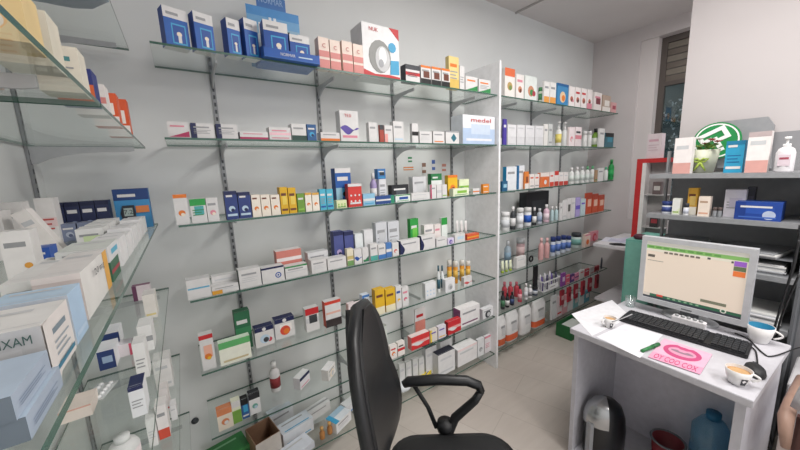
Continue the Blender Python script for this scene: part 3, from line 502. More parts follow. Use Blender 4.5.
lay(339, 424, .12, .08, .06, 24, 'white box with light blue top right of the pile', 'e6e6e6', 'ttl:g txt:x', 'a9c6da', 0, 'half:dfe6ec left:c'); lay(349, 409, .08, .05, .05, 15, 'small white box with blue mark near the chair', 'dfe0e2', 'diag:3f7ab8', 'e2e4e6')
for i, (u, v) in enumerate(((322.5, 438), (330, 433))):
    p = hit(u, v, 2, z); e = empty('bottle', (p.x, p.y, z), 0, ('small amber bottle, nearer one, among the flat boxes', 'small amber bottle, farther one, among the flat boxes')[i], 'bottle', 'amber bottles on the lowest shelf'); b = MB(); b.lathe([(.013, 0), (.014, .003), (.014, .035), (.006, .045), (.006, .05)], 'b98048'); b.build('body', e); b = MB(); b.lathe([(.009, .05), (.009, .066), (0, .066)], 'cfa060'); b.build('cap', e)
# green box and open brown carton, bottom left
ZL6 = Z[6]+.0006
p = hit(226, 448, 2, .20); b = MB(); b.box((-.09, -.06, 0), (.09, .06, .078), '2c6e3a', None, '28642f', '2f7a3e'); b.box((-.09, -.0602, .06), (.09, -.06, .078), '3f8a4a'); art(b, .18, .12, 'ttl:7fb488', Matrix.Translation((0, -.06, .078)) @ Matrix.Rotation(-math.pi/2, 4, 'X'))
o = b.build('carton', None, (p.x, max(p.y, YF+.09), ZL6), math.radians(10)); tag(o, 'dark green carton at the bottom left on the lowest back shelf', 'box')
p = hit(264, 432, 2, .24); e = empty('open_carton', (p.x-.006, max(p.y, YF+.10), ZL6), math.radians(10), 'open brown cardboard box left of the flat boxes on the lowest shelf', 'box')
b = MB(); t = .004; W2, D2, H2 = .06, .07, .13
b.box((-W2, -D2, 0), (W2, D2, t), '6e5444')
for a, c in (((-W2, -D2, t), (W2, -D2+t, H2)), ((-W2, D2-t, t), (W2, D2, H2)), ((-W2, -D2+t, t), (-W2+t, D2-t, H2)), ((W2-t, -D2+t, t), (W2, D2-t, H2))): b.box(a, c, '8a6a54')
b.box((-W2, -D2-.0006, .0), (W2, -D2, H2), 'c9c2ba'); b.build('box_walls', e)
# ================================================================ goods right of the divider
F0 = [(504, 514.5, 68.5, 'white picture box with orange top', 'e9e4df', 'top:df6a3a pic:b89a5c:6f8a4a'), (515.5, 523.5, 74.5, 'white box with doll picture, first', 'ebe6e2', 'pic:c98a6a:q ttl:p'), (524, 536.5, 76.5, 'white and mint box with doll picture', 'e2e8e4', 'pic:c98a6a:e dot:b03a4a'),
 (543.5, 549, 81.5, 'white box with orange base, left of two', 'ebe9e6', 'bot:e8a04c ttl:g'), (549.4, 555.5, 82.5, 'white box with orange base, right of two', 'ebe9e6', 'bot:e8a04c ttl:g'), (556, 567.8, 84, 'blue picture box', '3f86b8', 'pic:e8c8a0:a topt:1f5f98'),
 (568.2, 574, 86.5, 'white doll picture box, left of four', 'e9e2e0', 'pic:b86a5a:q dot:p'), (574.3, 580, 87.5, 'white doll picture box, second of four', 'e9e2e0', 'pic:b86a5a:k ttl:r'), (580.3, 586, 88.5, 'white doll picture box, third of four', 'e9e2e0', 'pic:b86a5a:q ttl:r'), (586.3, 591.5, 89.5, 'white doll picture box, last of four', 'e9e2e0', 'pic:b86a5a:k bot:d98a9a'),
 (593, 601, 92.5, 'white box with dark red figures', 'e6dedb', 'lab:7a3c44 ttl:p'), (601.5, 610, 95.5, 'beige box with white label', 'b9a394', 'lab:ece6e0 bot:ece6e0'), (610.5, 616, 102.5, 'small pink box at the end', 'd9a8a8', 'lab:a84a5a')]
for u0, u1, v, n, c, sp in F0: C('F', 0, u0, u1, v, n, c, sp, 0, .08)
BT('F', 0, 538, 543, 87.5, 'small bottle with green cap', 'cfd8c8', '4a8a5a', '4a8a5a', .02, 'jar')
F1 = [(503, 506.5, 119, 'slim purple box', '4a3c9a', 'ttl:w')]
C('F', 1, 503, 506.5, 119, 'slim purple box', '4a3c9a', 'ttl:w', 0, .03)
for k, (u0, u1) in enumerate(((507, 516), (516.4, 524.4), (524.8, 534), (534.4, 543))):
    o = C('F', 1, u0, u1, 137, 'white carton, %s in the lower stacked row' % ('first', 'second', 'third', 'fourth')[k], 'd6d6d8', 'bar:x', 0, .09)
    hz = max(v.co.z for v in o.data.vertices); w = max(v.co.x for v in o.data.vertices)*2
    h2 = hit((u0+u1)/2+1, 124.5+k*.4, 1, o.location.y).z-Z[1]-hz-.002
    q = carton(w, .085, h2, 'dfdfe1', 'ttl:x').build('medicine_box', None, (o.location.x, o.location.y, Z[1]+hz+.001)); tag(q, 'white carton, %s in the upper stacked row on the second far shelf' % ('first', 'second', 'third', 'fourth')[k], 'box', 'goods on the second far shelf')
C('F', 1, 543.5, 547.5, 124, 'tall slim white box, left one', 'e2e0dc', 'ttl:g', 0, .08); C('F', 1, 548, 552, 124, 'tall slim grey white box, right one', 'c9ccca', 'bar:g ttl:g', 0, .08)
BT('F', 1, 555, 561, 121.5, 'white pump bottle with yellow base', 'e4e4e0', 'w', 'e0d070', .02, 'pump'); BT('F', 1, 561.3, 567, 122, 'plain white pump bottle', 'e0e2e2', 'w', None, .02, 'pump')
C('F', 1, 568.3, 574, 127, 'white and pink box, left one', 'e8dcdd', 'pic:d98a94:w', 0, .06); C('F', 1, 574.4, 581, 127, 'white and pink box, right one', 'e8dcdd', 'mid:d98a94 ttl:d', 0, .06)
BT('F', 1, 582, 586.4, 131, 'short white jar, left one', 'e6e6e4', 'w', None, .02, 'jar'); BT('F', 1, 586.8, 591, 131, 'short white jar, right one', 'e6e6e4', 'w', None, .02, 'jar')
BT('F', 1, 591.5, 598, 128.5, 'black and lime bottle', '7aa03c', 'k', 'dfe4d8', .02); C('F', 1, 598.5, 603.8, 128.5, 'white box beside the lime bottle', 'e4e4e2', 'ttl:g', 0, .06); C('F', 1, 604.2, 613, 133, 'black topped teal box', '3a6c7a', 'top:k lab:3f8aa0', 0, .06)
C('F', 2, 501.8, 507.5, 181, 'small dark blue box in front', '1f5a80', 'lab:9ac4d8', 0, .025); C('F', 2, 505.5, 516.3, 166.5, 'tall white box with teal blue end, left one', 'e2e6ea', 'ttl:g', .04, .07, '1f86b4'); C('F', 2, 516.6, 524, 165.5, 'tall white box with teal blue end, right one', 'e2e6ea', 'ttl:g left:1f6a9c', .04, .07, '1f6a9c')
C('F', 2, 524.4, 528.5, 171.5, 'small orange box', 'dc8038', 'lab:8a4a2c bot:e6e0da', .02, .06)
for u0, u1, v, n, c, sp in ((529, 534, 174, 'white box with red label, first', 'e6dfda', 'ttl:cf5a3c bar:g'), (534.4, 539, 174, 'white box with red label, second', 'e6dfda', 'ttl:cf5a3c bar:g'), (539.5, 549, 172.5, 'orange and white box', 'd9784a', 'top:e6dcd6 pic:e06a2c:w'), (549.4, 553.6, 172, 'white and red box by the orange one', 'e8dedb', 'ttl:cf4a3c bot:cf4a3c'), (554, 558.3, 171, 'small red topped box', 'e6dedb', 'top:c83c34 bot:b83c34'), (558.7, 563, 172, 'white box with red base, left one', 'e6e0de', 'bot:c0443c ttl:x'), (563.3, 567.8, 172, 'white box with red base, right one', 'e6e0de', 'bot:c0443c ttl:x')): C('F', 2, u0, u1, v, n, c, sp, .01, .06)
for k, (u0, u1, cp) in enumerate(((568.3, 573.5, 'w'), (574, 579, 'w'), (579.5, 584, 'x'), (584.5, 589, '5fa878'), (589.5, 594, '5fa878'))): BT('F', 2, u0, u1, 167.5-k*.4, 'white bottle in the right half, %s of five' % ('first', 'second', 'third', 'fourth', 'last')[k], 'e6e8e6', cp, 'd4ddd8', .02)
C('F', 2, 594.5, 597.2, 170, 'slim brown box', 'b09070', 'bar:e', .01, .05); C('F', 2, 597.5, 603, 168, 'white box next to the slim brown one', 'e6e6e4', 'ttl:g', .01, .05); BT('F', 2, 603.3, 607.3, 167, 'white bottle with mint cap', 'e4e8e4', '5fb08a', None, .02)
BT('F', 2, 607.8, 613, 159.5, 'emerald green glass bottle at the end', '1f9a4c', '1f8a44', '27a858', .02)
BT('F', 3, 500.5, 509.5, 212, 'wide white tub', 'e0e2e2', 'e4e4e4', 'd0d4d8', .01, 'jar'); BT('F', 3, 509.8, 515.5, 206.5, 'dark bottle with white cap, left one', '34383c', 'w', 'dcdcdc', .02); BT('F', 3, 516.3, 523.3, 208, 'large white bottle, left of two', 'e2e4e8', 'w', 'e8eaee', .02, 'jar'); BT('F', 3, 523.7, 531, 207.5, 'large white bottle with blue label', 'e2e4e8', 'w', '2458b4', .02, 'jar')
BT('F', 3, 532, 536.3, 207.5, 'dark bottle with white cap, right one', '2e3236', 'w', 'e4e4e4', .02); BT('F', 3, 536.6, 542, 208.5, 'greyish bottle', 'b9c0cc', 'x', '8a98b0', .02); BT('F', 3, 543, 549, 204.5, 'lilac pink bottle', 'd9b8c8', 'w', 'e6d4dc', .02)
for k, u in enumerate((549.8, 554)): BT('F', 3, u, u+3.8, 206.5, 'slim clear teal bottle, %s one' % ('left', 'right')[k], 'b4ccd0', 'w', None, .02)
for k, (u, v) in enumerate(((558, 203), (562.2, 200), (566.4, 198.5), (570.6, 198))): C('F', 3, u, u+4, v, 'upright white box, %s of four' % ('first', 'second', 'third', 'last')[k], 'dddcdc', ('ttl:g', 'bar:x', 'lab:5a5a58', 'ttl:x')[k], .01, .07)
C('F', 3, 575, 579.6, 197.5, 'violet and white box', 'b0a4d8', 'mid:6a5ac0', .01, .06); C('F', 3, 580, 585, 199, 'pale teal and white pack', 'c4d8dc', 'ttl:6a5ac0', .01, .06); [C('F', 3, u, u+6, 193+k, 'orange red carton with white label, %s of three' % ('left', 'middle', 'right')[k], 'c4502f', 'top:a8402a lab:e0b8a4', .02, .08) for k, u in enumerate((585.3, 591.5, 597.7))]
C('F', 3, 524.5, 548, 191.5, 'black box at the back', '202226', 'lab:34383c', .15, .07)
for k, u in enumerate((500.6, 504.5, 508.4)): BT('F', 4, u, u+3.7, 261+k*-.5, 'lime and white tube, %s of three' % ('left', 'middle', 'right')[k], 'e0e6c8', 'a8c43c', None, .01, 'tube')
C('F', 4, 516, 525.5, 256.5, 'small white box among the tubes', 'dedcda', 'ttl:x', .02, .04); BT('F', 4, 504, 511, 241, 'clear bottle with bluish content at the back', 'a4b4c0', 'x', '8aa4b8', .14); BT('F', 4, 516, 524.5, 238, 'pinkish round container at the back', 'b89a9c', 'x', 'd4b8b8', .14, 'jar')
b = MB(); M = Matrix.Translation((0, 0, .03)); b.tube([(.022*math.cos(k*.5236), 0, .022*math.sin(k*.5236)) for k in range(13)], .007, 'k', 8, M); o = b.build('teether_ring', None, (xat(531, YF+.06, Z[4]), YF+.06, Z[4])); tag(o, 'dark ring shaped toy on the fifth far shelf', 'ring')
for k, u in enumerate((538, 543.8)): BT('F', 4, u, u+5.4, 238, 'pink lotion bottle, %s of two' % ('left', 'right')[k], 'd9a8a8', 'e0b4b4', None, .02)
for k, (u, v) in enumerate(((550, 237), (555.2, 236.5), (560.4, 235.5), (565.6, 236))): BT('F', 4, u, u+4.9, v, 'blue and white container, %s of four' % ('first', 'second', 'third', 'last')[k], 'd4dcec', '2a3c7a', '5a7ac0', .02, 'jar')
BT('F', 4, 571, 580.5, 233, 'teal white tub with dark lid', 'cfe0dd', '34393e', '7ab0a8', .02, 'jar'); C('F', 4, 581, 590, 234.5, 'orange and pink picture box', 'e8d0c4', 'pic:df6a30:a topt:p', .0, .06); C('F', 4, 590, 598, 231.5, 'pink and red box at the back', 'd9929e', 'pic:c83c4c:p', .08, .06)
# sixth far shelf: small bottles and a basket of tubes
for k, (u, v, c, cp, lb) in enumerate(((500.5, 291, '2a2c30', 'k', '4a7a5a'), (505, 293, '24262a', 'k', 'd8d8d8'), (509.8, 292, '2a2c34', 'k', '3a4c7a'), (517.5, 285.5, 'c0485a', 'd', 'd9a0a8'), (523.5, 283.5, 'e0e0e2', 'w', 'cfd0d6'), (527.8, 285, 'e4e4e6', 'w', '8a8a90'))):
    BT('F', 5, u, u+4.4, v, ('black bottle with green label', 'black bottle with white label', 'black bottle with blue label', 'raspberry bottle with dark cap', 'white bottle, left of two', 'white bottle, right of two')[k], c, cp, lb, .02)
for k, u in enumerate((501.5, 507.5, 513.5)): BT('F', 5, u, u+5.5, 282, 'crimson bottle in the second row, %s of three' % ('left', 'middle', 'right')[k], 'b8404c', 'c86a78', None, .10)
BT('F', 5, 532, 537.5, 287, 'dark blue jar', '34405a', 'k', 'cfd4dc', .02, 'jar'); C('F', 5, 533.3, 537.3, 266, 'tall black narrow case', '1c1c1f', '', .07, .04)
y = YF+.03; z = Z[5]+.0005; x0 = xat(544, y, z); x1 = xat(560, y, z)
bk = empty('basket', ((x0+x1)/2, y, z), 0, 'white basket holding tubes on the sixth far shelf', 'basket'); w = x1-x0; b = MB(); dd = .10; hh = .085
b.box((-w/2, 0, 0), (w/2, dd, .003), 'dcdcde')
for i in range(9): xx = -w/2+w*i/8; b.box((xx-.0025, 0, .003), (xx+.0025, .003, hh), 'e4e4e6'); b.box((xx-.0025, dd-.003, .003), (xx+.0025, dd, hh), 'e4e4e6')
for i in range(5): yy = dd*i/4; b.box((-w/2, max(0, yy-.003), .003), (-w/2+.003, min(dd, yy+.003), hh), 'e4e4e6'); b.box((w/2-.003, max(0, yy-.003), .003), (w/2, min(dd, yy+.003), hh), 'e4e4e6')
b.build('slatted_sides', bk); b = MB(); b.box((-w/2-.003, -.003, hh), (w/2+.003, 0, hh+.012), 'eeeeee'); b.box((-w/2-.003, dd, hh), (w/2+.003, dd+.003, hh+.012), 'eeeeee'); b.box((-w/2-.003, 0, hh), (-w/2, dd, hh+.012), 'eeeeee'); b.box((w/2, 0, hh), (w/2+.003, dd, hh+.012), 'eeeeee'); b.build('rim', bk)
BOXES.setdefault('F5', []).append((x0, x1, y, y+dd))
for k in range(7):
    xx = bk.location.x-w/2+.018+(w-.036)*k/6; yy = y+.03+.04*(k % 2); b = MB(); b.tube([(0, 0, 0), (.004, 0, .07), (.006*(k % 3-1), .004, .13)], [.009, .011, .006], ('5a4a8a', 'dcd8e0', '3c3a5a', 'e0dde4')[k % 4])
    tag(b.build('cream_tube', None, (xx, yy, z+.0035)), 'upright cream tube, %s from the left in the white basket' % ('first', 'second', 'third', 'fourth', 'fifth', 'sixth', 'seventh')[k], 'tube', 'tubes in the white basket')
for k, (u, v, c, sp) in enumerate(((561, 273, '8a4a9a', 'lab:d9c4dc'), (565.5, 275, 'd9607a', 'ttl:w bar:w'), (570, 274, '5a3c7a', 'lab:d98ab4'), (574.5, 273, 'd98aa8', 'mid:7a3c7a'))): C('F', 5, u, u+4.2, v, 'purple and pink carton, %s of four' % ('first', 'second', 'third', 'last')[k], c, sp, .0, .06)
for k, (u, v) in enumerate(((579.5, 270), (584.5, 269), (589.5, 267), (594.5, 266))): C('F', 5, u, u+4.6, v, 'white and red flat pack, %s of four' % ('first', 'second', 'third', 'last')[k], ('d8d4d4', 'b8404c', 'ded8d8', 'b8404c')[k], ('ttl:r', 'ttl:w', 'bar:r', 'bar:w')[k], .0, .05)
b = MB(); b.tube([(0, 0, 0), (.003, 0, .09), (.004, 0, .12)], [.009, .009, .004], '4a4c58'); tag(b.build('brush', None, (xat(601, YF+.03, Z[5]), YF+.03, Z[5])), 'slim dark upright brush at the end of the sixth far shelf', 'brush')
p = hit(554, 286, 1, YF-.006); b = MB(); b.box((-.07, -.003, -.022), (.07, 0, .022), 'e6e6e8'); b.box((-.05, -.0034, -.004), (.02, -.003, .004), 'g'); tag(b.build('price_card', None, (p.x, YF-.001, p.z)), 'white price card on the front edge of the sixth far shelf', 'card')
# lowest far shelf: big white packs
for k, (u0, u1, v, c) in enumerate(((498.5, 507, 316, 'c8603c'), (507.5, 519.5, 312.5, 'd9623a'), (521, 532.5, 308, 'd8d8d8'), (534, 546.5, 301, 'd9623a'))):
    z = Z[6]+.0006; y = YF+.02; x0 = xat(u0+1, y, z); x1 = xat(u1, y, z); w = x1-x0; h = min(.24, hit((u0+u1)/2, v, 1, y).z-z)
    b = MB(); n = 12; V = []; F = []; Q = ((0, .92, .5), (.05, 1, .5), (.5, 1.02, .55), (.85, 1, .5), (.97, .95, .12), (1, .95, .1))
    for j, (t, sx, sy) in enumerate(Q):
        for i in range(n): a = 2*math.pi*i/n; ca, sa = math.cos(a), math.sin(a); V.append((w/2*sx*math.copysign(abs(ca)**.5, ca), .06*sy*math.copysign(abs(sa)**.6, sa), h*t))
        if j: F += [((j-1)*n+i, (j-1)*n+(i+1) % n, j*n+(i+1) % n, j*n+i) for i in range(n)]
    b.add(V, F+[tuple(range(n-1, -1, -1)), tuple(range((len(Q)-1)*n, len(Q)*n))], 'dddcdc', True)
    V2 = [(v_[0]*1.02, v_[1]*1.03, v_[2]) for v_ in V[n:2*n]]+[(V[n+i][0]*1.03, V[n+i][1]*1.06, h*.27) for i in range(n)]; b.add(V2, [(i, (i+1) % n, n+(i+1) % n, n+i) for i in range(n)], c, True); art(b, w*.7, h*.8, 'lab:c9c9cc ttl:g', Matrix.Translation((0, -.033, h*.1)))
    o = b.build('product_pack', None, ((x0+x1)/2, y+.035, z)); tag(o, ('narrow white foil pack nearest the divider, lowest far shelf', 'white foil pack with orange base, second from the divider, lowest far shelf', 'plain white foil pack, third from the divider, lowest far shelf', 'white foil pack with orange base beside the green crate')[k], 'pack', 'foil packs on the lowest far shelf')
    BOXES.setdefault('F6', []).append((x0, x1, y, y+.07))
y = YF-.03; z = .0; p0 = hit(546, 322, 2, .0)
e = empty('crate', (2.74, 1.36, 0), 0, 'green open cardboard crate of papers on the floor by the far shelves', 'crate'); b = MB()
W2, D2, H2, t = .13, .07, .12, .005
b.box((-W2, -D2, 0), (W2, D2, t), '1f5c34')
for a, c in (((-W2, -D2, t), (W2, -D2+t, H2)), ((-W2, D2-t, t), (W2, D2, H2)), ((-W2, -D2+t, t), (-W2+t, D2-t, H2)), ((W2-t, -D2+t, t), (W2, D2-t, H2))): b.box(a, c, '236b3c')
b.build('crate_walls', e); b = MB(); b.box((-.11, -.06, 0), (.10, .055, .07), 'd4e0d6'); b.box((-.10, -.055, .07), (.11, .05, .09), 'dfe8e2'); tag(b.build('paper_stack', None, (2.74, 1.36, .0055)), 'pale green paper stack inside the green crate', 'paper')
for k, (u, v, c, sp) in enumerate(((551, 296, 'd8d8da', 'ttl:g'), (556.5, 296, 'dccfd2', 'bar:r'), (562, 295, 'd9a4ac', 'lab:w'), (567.5, 296, 'dfe0e2', 'ttl:p'), (573, 294, '7fb4b8', 'lab:w'), (578.5, 292, 'd6dede', 'ttl:t'), (584, 290, '5a9cae', 'lab:w'))): C('F', 6, u, u+5.2, v, 'upright personal care carton, %s in the row' % ('first', 'second', 'third', 'fourth', 'fifth', 'sixth', 'seventh')[k], c, sp, .02, .07)
for k, u in enumerate((563, 570, 577, 584, 591, 598)):
    x = xat(u, YF+.02, .36); b = MB(); b.box((-.028, 0, -.14), (.028, .018, 0), ('a02c3c', 'b43a48')[k % 2]); b.box((-.02, -.0006, -.09), (.02, 0, -.05), ('d8b0b4', '7a1c2c')[k % 2]); b.box((-.004, .006, 0), (.004, .010, .0), 'd'); b.tube([(0, .009, 0), (0, .009, Z[5]-GT-.37)], .002, 'd', 6)
    tag(b.build('hanging_pack', None, (x, YF+.02, .37)), 'crimson pack hanging under the sixth far shelf, %s from the left' % ('first', 'second', 'third', 'fourth', 'fifth', 'sixth')[k], 'pack', 'crimson packs under the sixth far shelf')
# ================================================================ glass rack against the left wall
XF = -.1; ZL = [2.019, 1.644, 1.325, 1.037, .7178, .4193]
LORD = ['highest', 'second highest', 'chest level', 'fourth', 'fifth', 'lowest']
for i, z in enumerate(ZL):
    segs = [(-.25, 1.70)] if i != 1 else [(-.25, .79), (.80, 1.70)]
    for k, (a, c) in enumerate(segs):
        o = shelf(XW0+.010, XF, z, a, c); tag(o, 'glass shelf of the left rack, %s%s' % (LORD[i], '' if i != 1 else (', nearer pane', ', farther pane')[k]), 'shelf', 'glass shelves of the left rack')
for y, n in ((1.63, 'near the corner'), (.60, 'in the middle'), (-.18, 'nearest the viewer')): rail(XW0+.001, y, ZL, 'slotted rail of the left rack, %s' % n, 'x', 2.1, .28, 'rails on the left wall')
GL = 'goods on the left rack'
def LB(zi, x0, x1, y0, y1, h, label, c='o', spec='ttl:g txt:x', sd=None, top=None, ss='', tx=(), lift=0., rz=0., stx=None, tilt=0.):
    z = ZL[zi]+.0005+lift; w = x1-x0; d = y1-y0
    b = carton(w, d, h, c, spec, sd, top, '', tx, bev=.0)
    if ss: art(b, d, h, ss, Matrix.Translation((w/2, d/2, 0)) @ Matrix.Rotation(math.pi/2, 4, 'Z'))
    if stx:
        for t in stx: b.text(t[0], (t[1]-.5)*d, t[2]*h, t[3]*h, t[4], -.0035, t[5]*d, Matrix.Translation((w/2, d/2, 0)) @ Matrix.Rotation(math.pi/2, 4, 'Z'))
    # print on the top face too
    if d > .03: art(b, w, d, 'ttl:x', Matrix.Translation((0, 0, h)) @ Matrix.Rotation(-math.pi/2, 4, 'X'))
    o = b.build('medicine_box', None, ((x0+x1)/2, y0, z), math.radians(rz)); tag(o, label, 'box', GL)
    if tilt: o.rotation_euler.y = math.radians(tilt)
    return o
# chest level shelf, from near to far
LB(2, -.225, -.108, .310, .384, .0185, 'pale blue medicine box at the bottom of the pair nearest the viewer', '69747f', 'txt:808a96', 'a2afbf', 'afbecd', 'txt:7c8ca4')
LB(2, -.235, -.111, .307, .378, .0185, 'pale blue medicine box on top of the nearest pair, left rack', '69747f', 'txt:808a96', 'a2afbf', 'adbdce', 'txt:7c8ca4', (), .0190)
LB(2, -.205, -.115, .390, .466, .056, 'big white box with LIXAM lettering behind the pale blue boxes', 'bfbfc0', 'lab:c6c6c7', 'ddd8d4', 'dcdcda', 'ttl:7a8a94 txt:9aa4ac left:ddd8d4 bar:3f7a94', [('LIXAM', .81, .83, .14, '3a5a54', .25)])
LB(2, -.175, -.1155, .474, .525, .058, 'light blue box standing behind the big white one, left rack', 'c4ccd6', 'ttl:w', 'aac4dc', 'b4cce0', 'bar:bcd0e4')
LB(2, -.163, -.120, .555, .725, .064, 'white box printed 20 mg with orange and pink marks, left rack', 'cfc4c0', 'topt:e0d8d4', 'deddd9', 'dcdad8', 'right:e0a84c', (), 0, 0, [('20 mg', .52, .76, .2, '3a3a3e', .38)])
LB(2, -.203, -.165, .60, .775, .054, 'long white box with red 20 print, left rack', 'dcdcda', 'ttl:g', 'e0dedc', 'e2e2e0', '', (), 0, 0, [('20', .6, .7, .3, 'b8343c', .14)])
LB(2, -.163, -.120, .745, .83, .036, 'green box with dark red stripe under the red striped white box', '3c6a50', 'pic:e:m', '3c6a50', None, 'mid:a83a44')
LB(2, -.185, -.120, .742, .85, .028, 'white box with red stripe and blue patch on a green box', 'd4d6d4', 'ttl:g', 'dcdcdc', 'd3d8d3', 'lab:5fb0cc', (), .0365)
NTH = ('first', 'second', 'third', 'fourth', 'fifth', 'sixth')
for k in range(6): LB(2, -.170, -.122, .88+k*.105, .97+k*.105, .058-(k % 2)*.006, 'plain white box in the front row leading to the meter box, %s from near' % NTH[k], 'e6e6e6', ('ttl:x', 'txt:x', 'ttl:g')[k % 3])
for k in range(3): LB(2, -.235, -.182, 1.12+k*.1, 1.2+k*.1, .062, 'white box in the row behind the front row, %s from near, left rack' % NTH[k], 'e4e4e2', 'ttl:g lab:cfe0b0')
for k in range(4): LB(2, -.365+k*.0375, -.3295+k*.0375, 1.50, 1.55, .118, 'dark navy box with silver picture, %s from the left of four' % NTH[k], '272f52', 'pic:8a98b8:4a5480 ttl:w topt:1a2040 bar:6a7898', '1e2644')
for k in range(4): LB(2, -.36+k*.037, -.326+k*.037, 1.40, 1.45, .055, 'bluish grey block imitating a reflection of the navy boxes, %s from the left of four' % NTH[k], '7c86a0', 'pic:b4bccc:5a6484 ttl:w', '5a6480')  # paler low copies of the navy boxes, modelled in place of their reflection
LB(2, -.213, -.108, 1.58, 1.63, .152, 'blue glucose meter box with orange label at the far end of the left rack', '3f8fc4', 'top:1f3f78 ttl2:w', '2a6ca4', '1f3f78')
o = bpy.context.scene.objects[-1] if False else COL.objects[-1]
b = MB(); b.prism([(-.033, .022), (.0, .022), (.006, .045), (.004, .09), (-.03, .09), (-.038, .06)], .003, '2b3038'); b.box((-.028, -.0006, .05), (-.002, .003, .08), 'a8b8b4'); b.box((.008, 0, .06), (.048, .003, .086), 'd9824a'); b.text('7.2', -.015, .065, .016, '2b3038', -.001); q = b.build('meter_picture', o); q.location = (0, -.0035, 0)
LB(2, -.285, -.25, .98, 1.03, .045, 'small royal blue box in the middle of the left rack', '2f5ab0', 'ttl:w')
for k, (x, y, h) in enumerate(((-.405, 1.30, .135), (-.405, 1.17, .12), (-.405, 1.04, .12), (-.362, 1.38, .14))): LB(2, x, x+.04, y, y+.055, h, ('upright white box by the left wall, farthest of three', 'upright white box by the left wall, middle of three', 'upright white box by the left wall, nearest of three', 'tall white box with red vertical print left of the navy boxes')[k], 'e6e4e2', ('ttl:g dot:a', 'ttl:d', 'ttl:g', 'mid:e8d0d0 txt:c0504a')[k])
LB(2, -.285, -.245, .88, .92, .095, 'upright white box with orange corner before the leaning boxes', 'eceae8', 'ttl:g dot:e0a040', 'e0dedc')
LB(2, -.300, -.270, 1.16, 1.20, .12, 'white box leaning to the left beside the navy boxes', 'ece8e4', 'ttl:x', None, None, '', (), .006, 0, None, -24)
LB(2, -.355, -.333, .95, 1.0, .09, 'white box leaning low at the left edge of the picture', 'eceae6', 'ttl:x', None, None, '', (), .004, 0, None, -38)
# shelf above eye level
for k, (u0, u1, v, c, sp, n) in enumerate(((122, 132, 100, 'd9582c', 'lab:f0e4dc bot:e8e0dc', 'orange box with white label at the far end, upper left shelf'), (111, 121, 94, 'd9582c', 'lab:f0e4dc bot:e8e0dc', 'orange box with white label, second from the far end'), (98, 109, 85, 'e2dcd8', 'mid:d88a84 ttl:r', 'white box with red stripe beside the orange boxes'), (87, 97, 70, '2f3a7c', 'half:dd6a3c', 'navy and orange box on the upper left shelf'), (70, 85, 49, 'ddd8c8', 'ttl:4a8a8c txt:g', 'tall cream box beside the navy and orange box'), (36, 56, 13, 'd8d2c0', 'ttl:4a8a8c txt:g', 'tall cream box with teal mark, upper left shelf'), (6, 30, -14, 'ddc48e', 'pic:e6b060:e4d8c8 top:e0b870', 'yellow and orange box at the upper left edge'))):
    x1 = XF-.008; y = yat(u1, x1, ZL[1]); w = (.055, .05, .05, .05, .05, .05, .05)[k]; h = min(.3, max(.05, hit(u1, v, 1, y).z-ZL[1]))
    LB(1, x1-w, x1, y, y+.05, h, n, c, sp)
for k in range(5): LB(1, -.36+.0*k, -.20, .25+k*.105, .33+k*.105, .10+.02*(k % 2), 'pinkish white carton seen from below on the upper left shelf, %s from near' % NTH[k], 'd8b8ae', 'ttl:x')
# highest shelf, seen from below
LB(0, -.33, -.13, .62, 1.02, .12, 'large white carton on the highest left shelf', 'dcdcdc', 'ttl:g')
b = MB(); n = 14; V = []; F = []; rr = random.Random(5)
for j, (t, s_) in enumerate(((0, .85), (.02, 1), (.06, 1), (.1, .9), (.13, .6), (.14, .2))):
    for i in range(n): a = 2*math.pi*i/n; q = 1+rr.uniform(-.05, .05); V.append((.15*s_*q*math.copysign(abs(math.cos(a))**.6, math.cos(a)), .17*s_*q*math.copysign(abs(math.sin(a))**.6, math.sin(a)), t))
    if j: F += [((j-1)*n+i, (j-1)*n+(i+1) % n, j*n+(i+1) % n, j*n+i) for i in range(n)]
b.add(V, F+[tuple(range(n-1, -1, -1)), tuple(range(5*n, 6*n))], '8a94a8', True); tag(b.build('plastic_sack', None, (-.25, 1.25, ZL[0]+.0005)), 'grey blue plastic sack on the highest left shelf', 'sack')
# fourth shelf down and below
def LC(zi, u0, u1, vb, vt, d, label, c='o', spec='ttl:g', sd=None, top=None, ss=''):
    z = ZL[zi]+.0005; um = (u0+u1)/2; p = hit(um, vb, 2, z); y = p.y; x0 = xat(u0, y, z); x1 = min(xat(u1, y, z), XF-.004); h = max(.02, hit(um, vt, 1, y).z-z)
    b = carton(x1-x0, d, h, c, spec, sd, top); o = b.build('medicine_box', None, ((x0+x1)/2, y, z)); tag(o, label, 'box', GL)
LC(3, 146, 158, 318, 294, .07, 'white box with cream end, farthest on the fourth left shelf', 'e8e4dc', 'bar:e0d090', 'e8e4dc', 'ece8e4'); LC(3, 134, 152, 300, 285, .03, 'white and plum flat box at the far end, fourth left shelf', 'e0d4d8', 'left:6a3a5a', None, '8a5a74')
LC(3, 141, 155, 351, 325, .07, 'white box with black line, second from far on the fourth left shelf', 'e8e8e6', 'mid:g'); LC(3, 138, 150, 378, 342, .05, 'white box with grey print, third from far on the fourth left shelf', 'e6e6e4', 'txt:g'); LC(3, 133, 148, 416, 385, .05, 'white box with navy top at the edge, fourth left shelf', 'e2e4e6', 'topt:n txt:g', None, '1f2a54')
LC(3, 103, 121, 347, 331, .06, 'navy and white box, farther of two, fourth left shelf', '22386e', 'topt:w', 'e6e8ec', 'e6e8ec'); LC(3, 100, 117, 369, 350, .07, 'navy and white box, nearer of two, fourth left shelf', '22386e', 'lab:9ab0cc', 'e6e8ec', 'e6e8ec')
